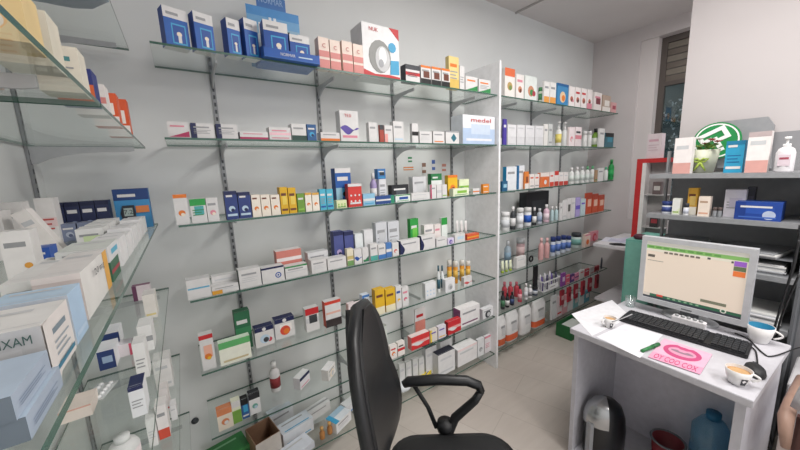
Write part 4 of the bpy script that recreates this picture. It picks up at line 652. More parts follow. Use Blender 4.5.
LC(3, 120, 133, 356, 344, .04, 'white and pink box beside the navy boxes', 'e0d8dc', 'right:c8506a', None, 'e4e0e4'); LC(3, 60, 93, 420, 408, .06, 'cream flat box on the fourth left shelf', 'ddd2c8', 'topt:d0a090')
b = MB(); b.box((-.02, -.035, 0), (.02, .035, .002), 'c4c8c8')
for i in range(2):
    for j in range(5): b.lathe([(.0055, .002), (.005, .006), (0, .0075)], 'e2e4e4', None, 8, -.009+i*.018, -.026+j*.013)
p = hit(100, 392, 2, ZL[3]+.001); tag(b.build('blister_pack', None, (p.x, p.y, ZL[3]+.001), math.radians(-15)), 'silver blister strip of tablets on the fourth left shelf', 'blister pack')
LC(4, 157, 174, 388, 359, .08, 'white box standing farthest on the fifth left shelf', 'e6e4e2', 'ttl:x bar:x'); LC(4, 162, 171, 412, 388, .05, 'slim white box with red line, fifth left shelf', 'e8e2e0', 'bar:r'); LC(4, 160, 171, 438, 404, .05, 'white box with red base, fifth left shelf', 'e8e4e2', 'bot:d0503c ttl:g'); LC(4, 150, 159, 446, 417, .05, 'plain white box beside the red based one, fifth left shelf', 'e6e6e4', 'txt:x')
LC(4, 172, 178, 420, 405, .04, 'small white box at the edge of the fifth left shelf', 'e4e4e4', 'ttl:x')
p = hit(127, 462, 2, ZL[4]); e = empty('bottle', (p.x, p.y, ZL[4]+.0005), 0, 'white medicine bottle with red print on the fifth left shelf', 'bottle'); b = MB(); b.lathe([(.034, 0), (.036, .004), (.036, .05), (.03, .062), (.016, .07)], 'e6e4e4'); b.lathe([(.0363, .01), (.0363, .045)], 'f0e0e2'); b.build('body', e); b = MB(); b.lathe([(.018, .07), (.018, .085), (0, .085)], 'e8e8e8'); b.build('cap', e)
for k, (u, v) in enumerate(((150, 560), (120, 590), (165, 500))):
    pass

# ================================================================ metal bookshelf behind the desk
SG = mat('9fa1a4', .45, .3); SD = mat('707377', .5, .2)
BX, BY0, BY1 = 2.22, .13, .72; ZB = [1.43, 1.205, .95, .70, .45, .12]
bs_ = empty('metal_bookshelf', (BX, BY0, 0), 0, 'grey metal shelving unit standing behind the monitor', 'shelving unit')
for z in ZB:
    b = MB(); b.box((0, 0, z-.024), (.32, BY1-BY0-.01, z), SG, None, SG); o = b.build('shelf_board', bs_)
for (x, y, zt, c) in ((.282, BY1-BY0-.012, 1.56, SG), (.02, -.012, 1.40, SD), (.29, -.012, 1.40, SD)):
    b = MB(); b.box((x, y, 0), (x+.03, y+.010, zt), c); b.build('post', bs_)
b = MB(); b.box((.03, -.006, .02), (.29, -.002, 1.40), SD); b.build('side_panel', bs_)
b = MB(); b.box((.322, -.0, .05), (.328, BY1-BY0-.03, 1.42), '96989c'); b.build('back_panel', bs_)
def BS(zi, u0, u1, vt, label, c='o', spec='ttl:g', d=.05, X=BX+.03, sd=None, top=None, tx=(), name='medicine_box', grp='goods on the metal shelving unit', cat='box'):
    z = ZB[zi]+.0006; y0 = yat(u0, X, z); y1 = yat(u1, X, z); w = y0-y1; h = hit((u0+u1)/2, vt, 0, X).z-z
    b = carton(w, d, h, c, spec, sd, top, '', tx); o = b.build(name, None, (X, (y0+y1)/2, z), -math.pi/2); return tag(o, label, cat, grp)
BS(0, 672, 689.5, 138, 'white box with pink base left of the flower pot', 'ece6e4', 'bot:d9a49c ttl:x'); BS(0, 744, 766.5, 132, 'tall white box with pink base beside the pump bottle', 'ece6e4', 'bot:d9a49c ttl:x topt:b8a8a8')
BS(0, 723, 741.5, 141, 'bright teal box right of the flower pot', '2f9cc4', 'txt:1f6a9c bar:w topt:1f7aa0 ttl2:w', .05, BX+.05)
z = ZB[0]+.0006; X = BX+.15; y = yat(702, X, z); e = empty('flower_pot', (X, y, z), 0, 'pale wrapped flower pot with green ribbon and red flowers', 'flower pot')
h = hit(702, 150, 0, X).z-z; b = MB(); b.lathe([(.045, 0), (.064, h), (.06, h), (.043, .01), (0, .01)], 'c4c6b2', n=20); b.build('wrap', e)
b = MB(); b.lathe([(.0515, h*.42), (.0535, h*.55)], '8aa03c')
for s in (-1, 1):
    b.tube([(-.056, 0, h*.5), (-.062, s*.012, h*.62), (-.06, s*.032, h*.6), (-.058, s*.018, h*.48), (-.056, 0, h*.5)], .005, '9ab048', 6); b.tube([(-.056, 0, h*.48), (-.058, s*.01, h*.3), (-.056, s*.024, h*.1)], [.005, .006, .003], '9ab048', 6)
b.build('ribbon', e)
b = MB(); rr = random.Random(9)
for i in range(34):
    a = rr.uniform(0, 6.28); r = rr.uniform(.01, .055); p = Vector((r*math.cos(a), r*math.sin(a), h+rr.uniform(-.01, .03))); dr = Vector((math.cos(a), math.sin(a), rr.uniform(.1, .9))).normalized(); sd_ = dr.cross(Vector((0, 0, 1))).normalized()*.012
    up = Vector((0, 0, .006)); q0 = p+dr*.02; b.add([p, q0+sd_, p+dr*.034, q0-sd_, q0+up], [(0, 1, 4), (1, 2, 4), (2, 3, 4), (3, 0, 4), (0, 3, 2, 1)], ('5a7a3c', '3f6030', '7c9a4c')[i % 3])
b.build('leaves', e)
for i, (dx, dy, dz, c, r) in enumerate(((-.03, .05, .04, 'c03a40', .016), (-.02, .02, .055, 'd8d4cc', .014), (.0, -.02, .05, 'b83840', .016), (-.03, -.055, .035, 'c24248', .018), (-.04, -.035, .045, 'c84a50', .014), (.0, .0, .03, 'c83c40', .015))):
    b = MB(); p = Vector((dx, dy, h+dz))
    for k in range(6):
        a = k*1.047; d_ = Vector((math.cos(a), math.sin(a), .5)); s2 = Vector((-math.sin(a), math.cos(a), 0))*r*.5; b.add([p, p+d_*r*.7+s2, p+d_*r*1.2, p+d_*r*.7-s2, p+d_*r*.6-Vector((0, 0, .003))], [(0, 1, 2, 3), (0, 4, 1), (1, 4, 2), (2, 4, 3), (3, 4, 0)], c)
    b.tube([p, (dx*.5, dy*.5, h-.02)], .0015, '4a6a30', 5); b.build('flower', e)
# round green cross sign leaning at the wall
X = BX+.235; c0 = hit(716, 141, 0, X); rad = (yat(692, X, c0.z)-yat(741, X, c0.z))/2
sg = empty('pharmacy_sign', (X, c0.y, ZB[0]+.001), -math.pi/2, 'round green sign with white cross mark behind the flower pot', 'sign'); zc = max(rad+.001, c0.z-ZB[0]); 
b = MB(); disc = lambda r, n=36: [(r*math.cos(2*math.pi*k/n), zc+r*math.sin(2*math.pi*k/n)) for k in range(n)]
b.prism(disc(rad), .012, '1f8a48'); b.build('disc', sg)
b = MB(); n = 36; V = [(rad*q*math.cos(2*math.pi*k/n), -.0015, zc+rad*q*math.sin(2*math.pi*k/n)) for q in (.86, .93) for k in range(n)]; b.add(V, [(k, (k+1) % n, n+(k+1) % n, n+k) for k in range(n)], 'f2f4f2')
Mr = Matrix.Translation((0, -.003, zc)) @ Matrix.Rotation(math.radians(-28), 4, 'Y')
for a_, c_ in (((-.62, .42), (.62, .62)), ((-.62, .1), (-.42, .42)), ((.42, -.1), (.62, .42)), ((-.1, -.62), (.12, .2)), ((-.42, .1), (-.1, .28)), ((.12, -.1), (.42, .08))): b.box((a_[0]*rad, 0, a_[1]*rad), (c_[0]*rad, .003, c_[1]*rad), 'f2f4f2', Mr)
b.build('white_mark', sg)
b = MB(); X2 = 2.495; q = [(717, 122), (768, 116.5), (774.5, 125), (771, 141), (771, 168), (717, 168)]; pts = [hit(u, v, 0, X2) for u, v in q]; zz0 = ZB[0]+.001; yc = pts[0].y
b.prism([(-(p.y-yc), max(0, p.z-zz0)) for p in pts], .03, '939497'); o = b.build('grey_case', None, (X2, yc, zz0), -math.pi/2); tag(o, 'grey clipped corner case standing behind the sign on the metal shelving', 'case')
z = ZB[0]+.0006; X = BX+.05; y = yat(783, X, z); hh = hit(783, 137, 0, X).z-z; e = empty('pump_bottle', (X, y, z), 0, 'white soap pump bottle at the right end of the top metal shelf', 'bottle'); r = (yat(773, X, z)-yat(793.5, X, z))/2
b = MB(); b.lathe([(r*.95, 0), (r, .006), (r, hh*.55), (r*.8, hh*.66), (r*.4, hh*.72)], 'e2dfe2', n=24); b.build('body', e); b = MB(); b.box((-r-.0012, -r*.6, hh*.18), (-r*.78, r*.6, hh*.5), 'd8c8d0'); b.box((-r-.0016, -r*.45, hh*.36), (-r*.8, r*.45, hh*.42), 'a04a5a'); b.build('label_patch', e)
b = MB(); b.lathe([(r*.42, hh*.72), (r*.42, hh*.8), (r*.14, hh*.8), (r*.14, hh*.93), (r*.35, hh*.93), (r*.35, hh), (0, hh)], 'ececec', n=16); b.box((-r*.9, -r*.12, hh*.94), (0, r*.12, hh*.985), 'ececec'); b.build('pump', e)
# second metal shelf
def jar(zi, u0, u1, vt, label, body, cap, X=BX+.03, lab=None):
    z = ZB[zi]+.0006; y0 = yat(u0, X, z); y1 = yat(u1, X, z); r = (y0-y1)/2; hh = hit((u0+u1)/2, vt, 0, X).z-z; e = empty('jar', (X+r, (y0+y1)/2, z), 0, label, 'jar', 'jars on the metal shelving unit')
    b = MB(); b.lathe([(r*.95, 0), (r, .003), (r, hh*.66), (r*.9, hh*.7)], body); 
    if lab: b.lathe([(r*1.01, hh*.15), (r*1.01, hh*.55)], lab)
    b.build('body', e); b = MB(); b.lathe([(r*1.03, hh*.68), (r*1.03, hh*.98), (r*.95, hh), (0, hh)], cap); b.build('lid', e)
jar(1, 660, 670.5, 201.5, 'small white jar with navy lid on the second metal shelf', 'd8dce4', '2a3c78', BX+.04, '3a4c8a'); BS(1, 671.5, 679, 198.5, 'small white box beside the navy lidded jar', 'e6e8e2', 'diag:dfe8c8 bar:8aa84c', .04); jar(1, 682, 687.5, 203.5, 'tiny white jar in front of the yellow box', 'e2e2e4', '3a3a40', BX+.02, 'c4c8d4')
BS(1, 686, 695.5, 188, 'tall golden yellow box with blue base', 'dba83c', 'bar:3f9ac0 bot:e8e4d8 ttl:q lab:e0c070', .04, BX+.07); BS(1, 697, 708.5, 196.5, 'cream box with peach base', 'efe0d2', 'bar:d9a48a ttl:b89a84', .04, BX+.03)
for k, (u, s) in enumerate(((711.5, 'left'), (716.5, 'right'))): jar(1, u, u+4.5, 207.5, 'very small grey capped vial, %s of two' % s, '8a8c90', '6a5c58', BX+.03)
BS(1, 722.5, 743, 189.5, 'white box with crimson title behind the blue box', 'dcd8e0', 'txt:g lab:c9c4d4', .05, BX+.08, None, None, [('ASPIRIN', .5, .86, .07, 'b02c44', .8)] if False else ()); BS(1, 744, 752, 187, 'dark grey framed box behind the blue box', '34343a', 'lab:4c4c54', .04, BX+.12)
o = BS(1, 733.5, 780.5, 202, 'wide royal blue box lying on the second metal shelf', '21479c', 'left:1b3c88 lab:2a55ae ttl:w dot:b8c4dc bar:3f66b8', .10, BX+.02, '1c3c84', '2a50a0')
# papers lower down
def papers(zi, x, y, w, d, n, label, rz=0., c='dcdcdc', lift=0.):
    z = ZB[zi]+.001+lift; b = MB(); rr = random.Random(int(y*1000)+n)
    for i in range(n): dx = rr.uniform(-.006, .006); dy = rr.uniform(-.006, .006); b.box((-d/2+dx, -w/2+dy, i*.006), (d/2+dx, w/2+dy, i*.006+.0055), (c, 'c6c8cc', 'e4e4e2')[i % 3])
    o = b.build('paper_stack', None, (x, y, z), rz); return tag(o, label, 'papers', 'paper stacks on the metal shelving unit')
def tray(zi, x, y, w, d, label, c='7c7f84'):
    z = ZB[zi]+.001; b = MB(); b.box((-d/2, -w/2, 0), (d/2, w/2, .003), c); b.box((-d/2, -w/2, .003), (d/2, -w/2+.003, .07), c); b.box((-d/2, w/2-.003, .003), (d/2, w/2, .07), c); b.box((d/2-.003, -w/2, .003), (d/2, w/2, .07), c); b.box((-d/2, -w/2, .072), (d/2, w/2, .075), c)
    o = b.build('letter_tray', None, (x, y, z)); return tag(o, label, 'tray', 'letter trays on the metal shelving')
tray(2, BX+.17, .55, .24, .27, 'grey letter tray on the left of the third metal shelf'); tray(2, BX+.17, .27, .24, .27, 'grey letter tray on the right of the third metal shelf')
papers(2, BX+.16, .27, .20, .24, 7, 'white papers in the right grey letter tray', .0, 'e4e4e4', .004); papers(2, BX+.16, .56, .20, .24, 6, 'papers in the left grey letter tray', .0, 'b4b6ba', .004)
papers(2, BX+.15, .565, .2, .24, 4, 'grey folder pile on top of the left letter tray', .12, '8f9296', .0755); papers(2, BX+.15, .285, .2, .24, 4, 'grey folder pile on top of the right letter tray', -.15, 'a2a4a8', .0755)
papers(3, BX+.14, .27, .21, .24, 9, 'white paper pile on the fourth metal shelf', .05, 'e2e2e4'); papers(3, BX+.16, .56, .2, .24, 12, 'second paper pile on the fourth metal shelf, behind the monitor', -.04, 'c4c6ca')
papers(4, BX+.14, .3, .21, .24, 11, 'paper pile on the fifth metal shelf', .08, 'c9cacc')
# red framed stand with a pale carton on it
e = empty('display_stand', (2.80, .925, 0), math.radians(-90), 'narrow red framed display stand left of the metal shelving', 'stand')
p = hit(640, 159, 0, 2.80); zt = p.z; 
b = MB(); b.box((-.055, 0, 0), (-.018, .16, zt), 'c02a2c'); b.box((-.018, 0, zt-.03), (.135, .16, zt), 'c02a2c'); b.build('red_frame', e)
b = MB(); b.box((-.018, -.002, 0), (.006, .16, zt-.03), 'e2dedc'); b.build('white_edge', e)
b = MB(); b.box((.006, .08, 0), (.135, .085, zt-.03), 'a09c9c')
for i in range(5): b.box((.006, .01, .3+i*.24), (.135, .08, .306+i*.24), 'c4c0c0')
b.build('wire_panel', e)
for i in range(4):
    zz = .307+(i+1)*.24; b = MB(); b.box((-.025, 0, 0), (.025, .03, .09), ('5a4a4c', '8a8486', '3a3436', '6a5c5c')[i]); b.box((-.018, -.001, .03), (.018, 0, .06), ('b04a50', 'd0ccc8', 'a83a44', 'c8c4c0')[i]); o = b.build('blister_card', None, (2.815, .925-.075, zz), math.radians(-90)); tag(o, 'small dark pack in the red framed stand, %s from the floor' % NTH[i], 'pack', 'packs in the red framed stand')
u0, u1 = 646, 660; y0 = yat(u0, 2.82, zt); y1 = yat(u1, 2.82, zt); h = hit(653, 134, 0, 2.82).z-zt; o = carton(y0-y1, .07, h, 'd9ccd0', 'ttl:c8a0ac txt:c8b0b8').build('medicine_box', None, (2.82, (y0+y1)/2, zt+.0008), -math.pi/2); tag(o, 'pale pink carton on top of the red framed stand', 'box')
# white counter in the far corner
cx, cy1 = 2.99, 1.335
e = empty('counter', (cx, cy1, 0), 0, 'white counter in the far corner behind the desk', 'counter'); W_ = mat('dedde0', .45)
b = MB(); b.box((0, -.55, .775), (.66, 0, .80), W_); b.build('worktop', e); b = MB(); b.box((.60, -.52, 0), (.62, -.03, .775), 'cfcbd0'); b.build('front_panel', e)
b = MB(); b.box((0, -.55, .0), (.60, -.53, .775), 'd4d2d6'); b.build('side_panel', e); b = MB(); b.box((.05, -.53, .26), (.60, -.02, .28), W_); b.build('low_shelf', e)
p = hit(614, 236, 2, .80)
for k, (x, y, rz) in enumerate(((3.25, 1.2, .2), (3.3, 1.1, -.15))): b = MB(); b.box((-.1, -.15, 0), (.1, .15, .002), ('e2e4f0', 'd8d6ea')[k]); b.box((-.08, -.12, .002), (.06, .1, .0022), ('c4c8dc', 'c8c4dc')[k]); tag(b.build('paper_sheet', None, (x, y, .801+k*.003), rz), ('white sheet on the far counter, lower one', 'lilac tinted sheet on the far counter, upper one')[k], 'paper', 'sheets on the far counter')
b = MB(); b.tube([(0, 0, 0), (.04, .0, .004), (.08, .01, .004), (.12, .0, 0)], [.006, .012, .01, .005], 'k'); p = hit(619, 247.5, 2, .812); tag(b.build('stapler', None, (3.06, 1.1, .809), 1.9), 'small black stapler on the edge of the far counter', 'stapler')
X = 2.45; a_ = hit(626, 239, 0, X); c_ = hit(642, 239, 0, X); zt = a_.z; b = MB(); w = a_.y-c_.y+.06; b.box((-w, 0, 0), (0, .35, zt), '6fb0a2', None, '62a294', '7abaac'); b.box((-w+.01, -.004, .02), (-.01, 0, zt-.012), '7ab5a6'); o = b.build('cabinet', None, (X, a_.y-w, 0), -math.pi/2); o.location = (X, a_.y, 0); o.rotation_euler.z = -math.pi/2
for v in o.data.vertices: v.co.x += w
tag(o, 'teal green side cabinet left of the monitor', 'cabinet')
b = MB(); b.lathe([(.03, 0), (.04, .015), (.03, .03), (0, .035)], '5a2c3c', None, 10); tag(b.build('cloth_bundle', None, (X+.06, c_.y+.03, zt+.0006)), 'small dark maroon bundle on the teal cabinet', 'bundle')
# ================================================================ desk
DZ = .71; DW = mat('cac9cf', .4); DP = mat('c4c3ca', .5)
ang = math.radians(-2.6); dk = empty('desk', (1.4904, .7463, 0), ang, 'small white desk with open knee space holding the monitor', 'desk')
Wd, Dd = .617, .585
b = MB(); b.box((0, -Wd, DZ-.028), (Dd, 0, DZ), DW, bev=.002); b.build('desktop', dk)
b = MB(); b.box((.015, -.035, 0), (Dd-.01, -.015, DZ-.029), DP); b.build('side_panel', dk)
b = MB(); b.box((.015, -Wd+.015, 0), (Dd-.01, -Wd+.042, DZ-.029), DP); b.build('side_panel', dk)
b = MB(); b.box((.42, -Wd+.042, .036), (.438, -.035, DZ-.029), 'dad8e2'); b.build('back_panel', dk)
b = MB(); b.box((.02, -Wd+.042, .016), (.42, -.035, .035), DW); b.build('bottom_shelf', dk)
b = MB(); b.lathe([(.006, 0), (.004, .005), (0, .006)], 'e8e8e8')
def onD(u, v, z=DZ+.001): return hit(u, v, 2, z)
# monitor
MXc, Wm, Hm = 1.965, .40, .335
mo = empty('monitor', (MXc, .43, DZ+.0006), 0, 'silver flat monitor with a bright pharmacy program on its screen', 'monitor')
a1 = hit(642, 235.5, 0, MXc); a2 = hit(758, 249, 0, MXc); a3 = hit(747, 328, 0, MXc); a4 = hit(638, 301, 0, MXc)
yc = .4311; Wm = .4101; z0 = .9419-.1763-DZ; z1 = .9419+.1763-DZ; Hm = z1-z0
mo.location.y = yc; mo.rotation_euler.z = -math.pi/2-.004
SV = mat('c6c8cb', .4, .1); b = MB(); bz = .022
b.box((-Wm/2, 0, z0), (-Wm/2+bz, .035, z1), SV); b.box((Wm/2-bz, 0, z0), (Wm/2, .035, z1), SV); b.box((-Wm/2+bz, 0, z1-bz), (Wm/2-bz, .035, z1), SV); b.box((-Wm/2+bz, 0, z0), (Wm/2-bz, .035, z0+bz*1.25), SV); b.box((-Wm/2+bz, .01, z0+bz), (Wm/2-bz, .035, z1-bz), '6a6c70'); b.box((-Wm*.3, .035, z0+.04), (Wm*.3, .06, z1-.05), '8a8c90')
b.box((-.02, -.0006, z0+.008), (.02, 0, z0+.014), '6a6c70'); b.build('casing', mo)
def em(c, s=.5): return mat(c, .3, 0, s, 0)
b = MB(); sx0, sx1, sz0, sz1 = -Wm/2+bz, Wm/2-bz, z0+bz*1.25, z1-bz; sw = sx1-sx0; sh = sz1-sz0
def sc(u0, v0, u1, v1, c, k): b.poly([(sx0+u0*sw, .008-k*.0003, sz1-v1*sh), (sx0+u1*sw, .008-k*.0003, sz1-v1*sh), (sx0+u1*sw, .008-k*.0003, sz1-v0*sh), (sx0+u0*sw, .008-k*.0003, sz1-v0*sh)], em(c))
b.box((sx0, .0082, sz0), (sx1, .01, sz1), em('d2c4b4')); sc(0, 0, 1, .07, 'c4c2b8', 1); sc(0, .07, 1, .13, '7aa860', 1); sc(0, .13, 1, .17, 'cfc9ba', 1); sc(0, .92, 1, .965, '2c5c44', 1); sc(0, .965, 1, 1, '30343c', 1); sc(0, .92, .08, .965, 'c4baae', 2)
for i in range(9): sc(.02+i*.085, .085, .08+i*.085, .112, '5c8a4c', 2)
for i in range(7): sc(.2+i*.055, .155, .24+i*.055, .185, '6a6258', 3)
sc(.02, .23, .1, .275, '5a564e', 2); sc(.02, .33, .2, .338, '7a746a', 2); sc(.64, .145, .67, .175, '4a4844', 2); sc(.88, .14, .985, .215, '8a5ab0', 2); sc(.88, .22, .985, .285, '5c6a4c', 2); sc(.88, .29, .985, .37, 'd0703c', 2); sc(.855, .15, .875, .18, '4a4844', 2)
sc(.62, .82, .86, .865, '6c705c', 2); sc(.16, .915, .23, .95, 'c04038', 3)
for i in range(6): sc(.28+i*.06, .93, .31+i*.06, .955, '7a9a7c', 2)
b.prism([(sx0+sw*(.84+.03*math.cos(k*.6283)), sz1-sh*(.935+.035*math.sin(k*.6283))) for k in range(10)], .0005, em('c8c8bc'), Matrix.Translation((0, .0065, 0))); b.prism([(sx0+sw*(.84+.018*math.cos(k*.6283)), sz1-sh*(.935+.02*math.sin(k*.6283))) for k in range(10)], .0005, em('2c5c44'), Matrix.Translation((0, .006, 0)))
b.build('screen', mo)
b = MB(); b.box((-.035, .05, .012), (.035, .075, z0+.12), '8a8c90', bev=.004); b.build('neck', mo); b = MB(); b.lathe([(.11, 0), (.11, .008), (.10, .014), (0, .016)], 'a8aaad', Matrix.Translation((0, .06, 0)) @ Matrix.Diagonal((1, .62, 1, 1)), 28); b.build('base', mo)
# little white hub under the monitor
p = onD(688, 326); hb = empty('card_reader', (p.x-.016, p.y, DZ+.0006), -math.pi/2+.0, 'small white card reader with grey knobs under the monitor', 'card reader'); b = MB(); b.box((-.062, 0, 0), (.062, .035, .038), 'e4e2e4', bev=.003); b.build('body', hb)
for k in range(5): b = MB(); b.lathe([(.008, .038), (.008, .045), (.004, .048), (0, .048)], '9a9c9e', None, 10, -.044+.022*k, .014); b.build('knob', hb)
# keyboard
k1 = onD(619, 319, DZ+.012); k2 = onD(748, 357, DZ+.012); k3 = onD(632, 311, DZ+.012); dv = k2-k1; kw = dv.length; ka = math.atan2(dv.y, dv.x); kd = .145
kb = empty('keyboard', (k1.x, k1.y, DZ+.0006), ka, 'black wired keyboard lying in front of the monitor', 'keyboard'); K_ = mat('1c1d20', .45)
b = MB(); b.box((0, 0, 0), (kw, kd, .016), K_, bev=.003); b.build('case', kb); nx = 21; cwid = (kw-.02)/nx
for c0_, c1_, nm in ((0, 15, 'key_block'), (16, 21, 'number_pad')):
    b = MB(); b.box((.0095+c0_*cwid, .011, .0155), (.0105+c1_*cwid, .137, .0168), '141517')
    for r_ in range(6):
        for c_ in range(c0_, c1_):
            if r_ == 0 and 4 <= c_ <= 8:
                if c_ == 4: b.box((.01+c_*cwid+.001, .012, .0165), (.01+9*cwid-.001, .029, .022), '2a2c30')
                continue
            yk = .012+r_*.021; b.box((.01+c_*cwid+.0012, yk, .0165), (.01+(c_+1)*cwid-.0012, yk+.018, .022), '2a2c30')
    b.build(nm, kb)

# papers, card, pens
b = MB(); b.poly([(0, 0, 0), (.21, 0, 0), (.21, .3, 0), (0, .3, 0)], 'e9e8ec'); 
def flat(name, pts, z, c, label, cat, th=.0008, extra=None, grp=None):
    P = [onD(u, v, z) for u, v in pts]; o0 = P[0]; b = MB(); n = len(P); V = [(q.x-o0.x, q.y-o0.y, 0) for q in P]+[(q.x-o0.x, q.y-o0.y, th) for q in P]
    b.add(V, [tuple(range(n)), tuple(range(2*n-1, n-1, -1))]+[(i, i+n, (i+1) % n+n, (i+1) % n) for i in range(n)], c)
    if extra: extra(b, V[n:])
    o = b.build(name, None, (o0.x, o0.y, z)); tag(o, label, cat, grp); return o
flat('paper_sheet', [(571.5, 314), (592, 336), (631, 317), (612, 300)], DZ+.0006, 'e8e8ec', 'white sheet sticking out over the left corner of the desk', 'paper', grp='sheets on the desk')
flat('paper_sheet', [(596, 337), (640, 358), (663, 335), (625, 324)], DZ+.0016, 'e4e4ea', 'white sheet lying before the keyboard', 'paper', grp='sheets on the desk')
def lips(b, V):
    A, B_, C_, D_ = [Vector(v) for v in V]     # near-left, near-right, far-right, far-left
    P = lambda s, t, k: tuple((A*(1-s)*(1-t)+B_*s*(1-t)+C_*s*t+D_*(1-s)*t)+Vector((0, 0, .0003*k)))
    n = 28
    for k, (rx, rz, c) in enumerate(((.38, .30, 'c4487c'), (.28, .17, 'd99ab5'), (.23, .06, '9a7c8c'))):
        pts = [P(.5+rx*math.cos(2*math.pi*i/n)*(1 if 1 else 1), .62+rz*math.sin(2*math.pi*i/n)-(.05 if abs(i-n/4) < 2 else 0), k+2) for i in range(n)]; b.add(pts, [tuple(range(n))], c)
    b.add([P(0, 0, 1), P(1, 0, 1), P(1, .28, 1), P(0, .28, 1)], [(0, 1, 2, 3)], 'e6a0bc')
    b.add([P(.0, .28, 1), P(1, .28, 1), P(1, 1, 1), P(0, 1, 1)], [(0, 1, 2, 3)], 'e3b4ca')
    vs, fs, tw, th = textmesh('OY COO COX'); b.add([P(.5+x/tw*.84, .14+y/th*.2, 4) for x, y in vs], fs, 'c02c6c')
flat('flyer', [(648, 357), (700, 374.5), (712.5, 354.5), (664, 338.5)], DZ+.0028, 'd8a8bc', 'pink flyer with lips picture lying before the keyboard', 'flyer', .0008, lips)
q0 = onD(642, 351, DZ+.009); q1 = onD(659, 344, DZ+.009); mk = empty('marker_pen', (0, 0, 0), 0, 'green marker pen left of the pink flyer', 'pen'); mk.location = q0; d = q1-q0; b = MB(); b.tube([(0, 0, 0), d*.6], .007, '2c7a44', 12); b.build('barrel', mk); b = MB(); b.tube([d*.6, d*.98, d], [.008, .008, .006], '1f6436', 12); b.build('cap', mk)
q0 = onD(636, 353, DZ+.006); q1 = onD(641, 351, DZ+.006); b = MB(); b.tube([(0, 0, 0), q1-q0], [.001, .004], '8a7a5c', 8); 
# cups
def cup(u, v, r, h, label, body='e9e7e6', inside='8a5a34', handle_dir=-.9, patch=True, liquid=True, innerc=None, cat='cup'):
    p = onD(u, v); e = empty('coffee_cup', (p.x, p.y, DZ+.0008), 0, label, cat); b = MB()
    b.lathe([(0, 0), (r*.55, 0), (r*.62, .003), (r*.85, h*.45), (r, h), (r*.94, h)], body, n=28, caps=False); b.lathe([(r*.94, h), (r*.8, h*.45), (r*.5, .006), (0, .006)], innerc or body, n=28, caps=False); b.build('cup_body', e)
    b = MB(); dx, dy = math.cos(handle_dir), math.sin(handle_dir); q = [(r*.93+r*.55*math.sin(math.pi*k/10), h*(.84-.5*k/10)) for k in range(11)]; b.tube([(a*dx, a*dy, z) for a, z in q], .004, body, 8); b.build('handle', e)
    if liquid: b = MB(); b.lathe([(r*.90, h*.80), (r*.72, h*.803)], 'b88a58', n=28, caps=False); b.lathe([(r*.72, h*.803), (0, h*.804)], 'c8a070', n=28, caps=False); b.build('coffee', e)
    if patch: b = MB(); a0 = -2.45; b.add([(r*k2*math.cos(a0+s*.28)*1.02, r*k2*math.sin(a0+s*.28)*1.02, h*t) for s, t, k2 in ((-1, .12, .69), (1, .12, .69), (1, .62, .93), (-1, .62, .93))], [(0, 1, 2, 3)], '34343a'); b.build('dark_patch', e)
    return e
cup(737, 383, .036, .056, 'white espresso cup with coffee beside the mouse', handle_dir=-1.2); cup(609.5, 327, .028, .05, 'small white coffee cup near the left corner of the desk', handle_dir=2.6)
p = onD(612, 322, DZ+.045); b = MB(); b.tube([(0, 0, 0), (.03, -.03, .02), (.055, -.06, .045)], [.003, .002, .0025], 'a8a8aa', 6); tag(b.build('spoon', None, p), 'thin spoon leaning out of the small coffee cup', 'spoon')
e = cup(757, 343, .043, .075, 'white mug with turquoise inside at the right rear of the desk', handle_dir=-1.35, patch=False, liquid=False, innerc='3f9cc0', cat='mug'); e.location.x = 1.985; e.location.y = yat(758.5, 1.985, DZ); e.name = 'mug'
p = onD(630, 306); b = MB(); b.lathe([(.022, 0), (.026, .055), (.0245, .055), (.021, .006), (0, .006)], CLEAR, n=24); tag(b.build('drinking_glass', None, (p.x, p.y, DZ+.0006)), 'small clear drinking glass left of the monitor', 'glass')
p = onD(747, 374); b = MB(); n = 16; V = []; F = []
for j, (t, s_) in enumerate(((0, .95), (.008, 1), (.02, .9), (.029, .6), (.032, .15))):
    V += [(.05*s_*math.cos(2*math.pi*i/n), .029*s_*math.sin(2*math.pi*i/n), t) for i in range(n)]
    if j: F += [((j-1)*n+i, (j-1)*n+(i+1) % n, j*n+(i+1) % n, j*n+i) for i in range(n)]
ms = empty('computer_mouse', (p.x+.03, p.y-.015, DZ+.0006), .3, 'black computer mouse behind the espresso cup', 'mouse'); b.add(V, F+[tuple(range(n-1, -1, -1)), tuple(range(4*n, 5*n))], '26272a', True); b.build('shell', ms); b = MB(); b.tube([(.022, -.004, .029), (.022, .004, .029)], .006, '4a4c50', 10); b.build('scroll_wheel', ms)
def cable(label, pts, r=.0028, c='k'):
    P = [Vector(p) for p in pts]; Q = []
    for i in range(len(P)-1):
        a, b0, c0, d0 = P[max(i-1, 0)], P[i], P[i+1], P[min(i+2, len(P)-1)]
        for k in range(6): t = k/6; Q.append(.5*((2*b0)+(c0-a)*t+(2*a-5*b0+4*c0-d0)*t*t+(3*b0-a-3*c0+d0)*t**3))
    Q.append(P[-1]); b = MB(); b.tube([q-P[0] for q in Q], r, c, 6); tag(b.build('cable', None, P[0]), label, 'cable', 'black cables')
zc_ = DZ+.004
cable('black mouse cable curling beside the keyboard', [(ms.location.x+.048, ms.location.y, zc_+.004), onD(757, 358, zc_), onD(755, 350, zc_), onD(748, 345, zc_+.004)])
cable('black cable running across the desk behind the keyboard', [onD(735, 333, zc_), onD(748, 339, zc_), onD(763, 353, zc_), onD(774, 356, zc_), Vector((2.06, .06, DZ+.01)), Vector((2.10, -.02, DZ-.03))])
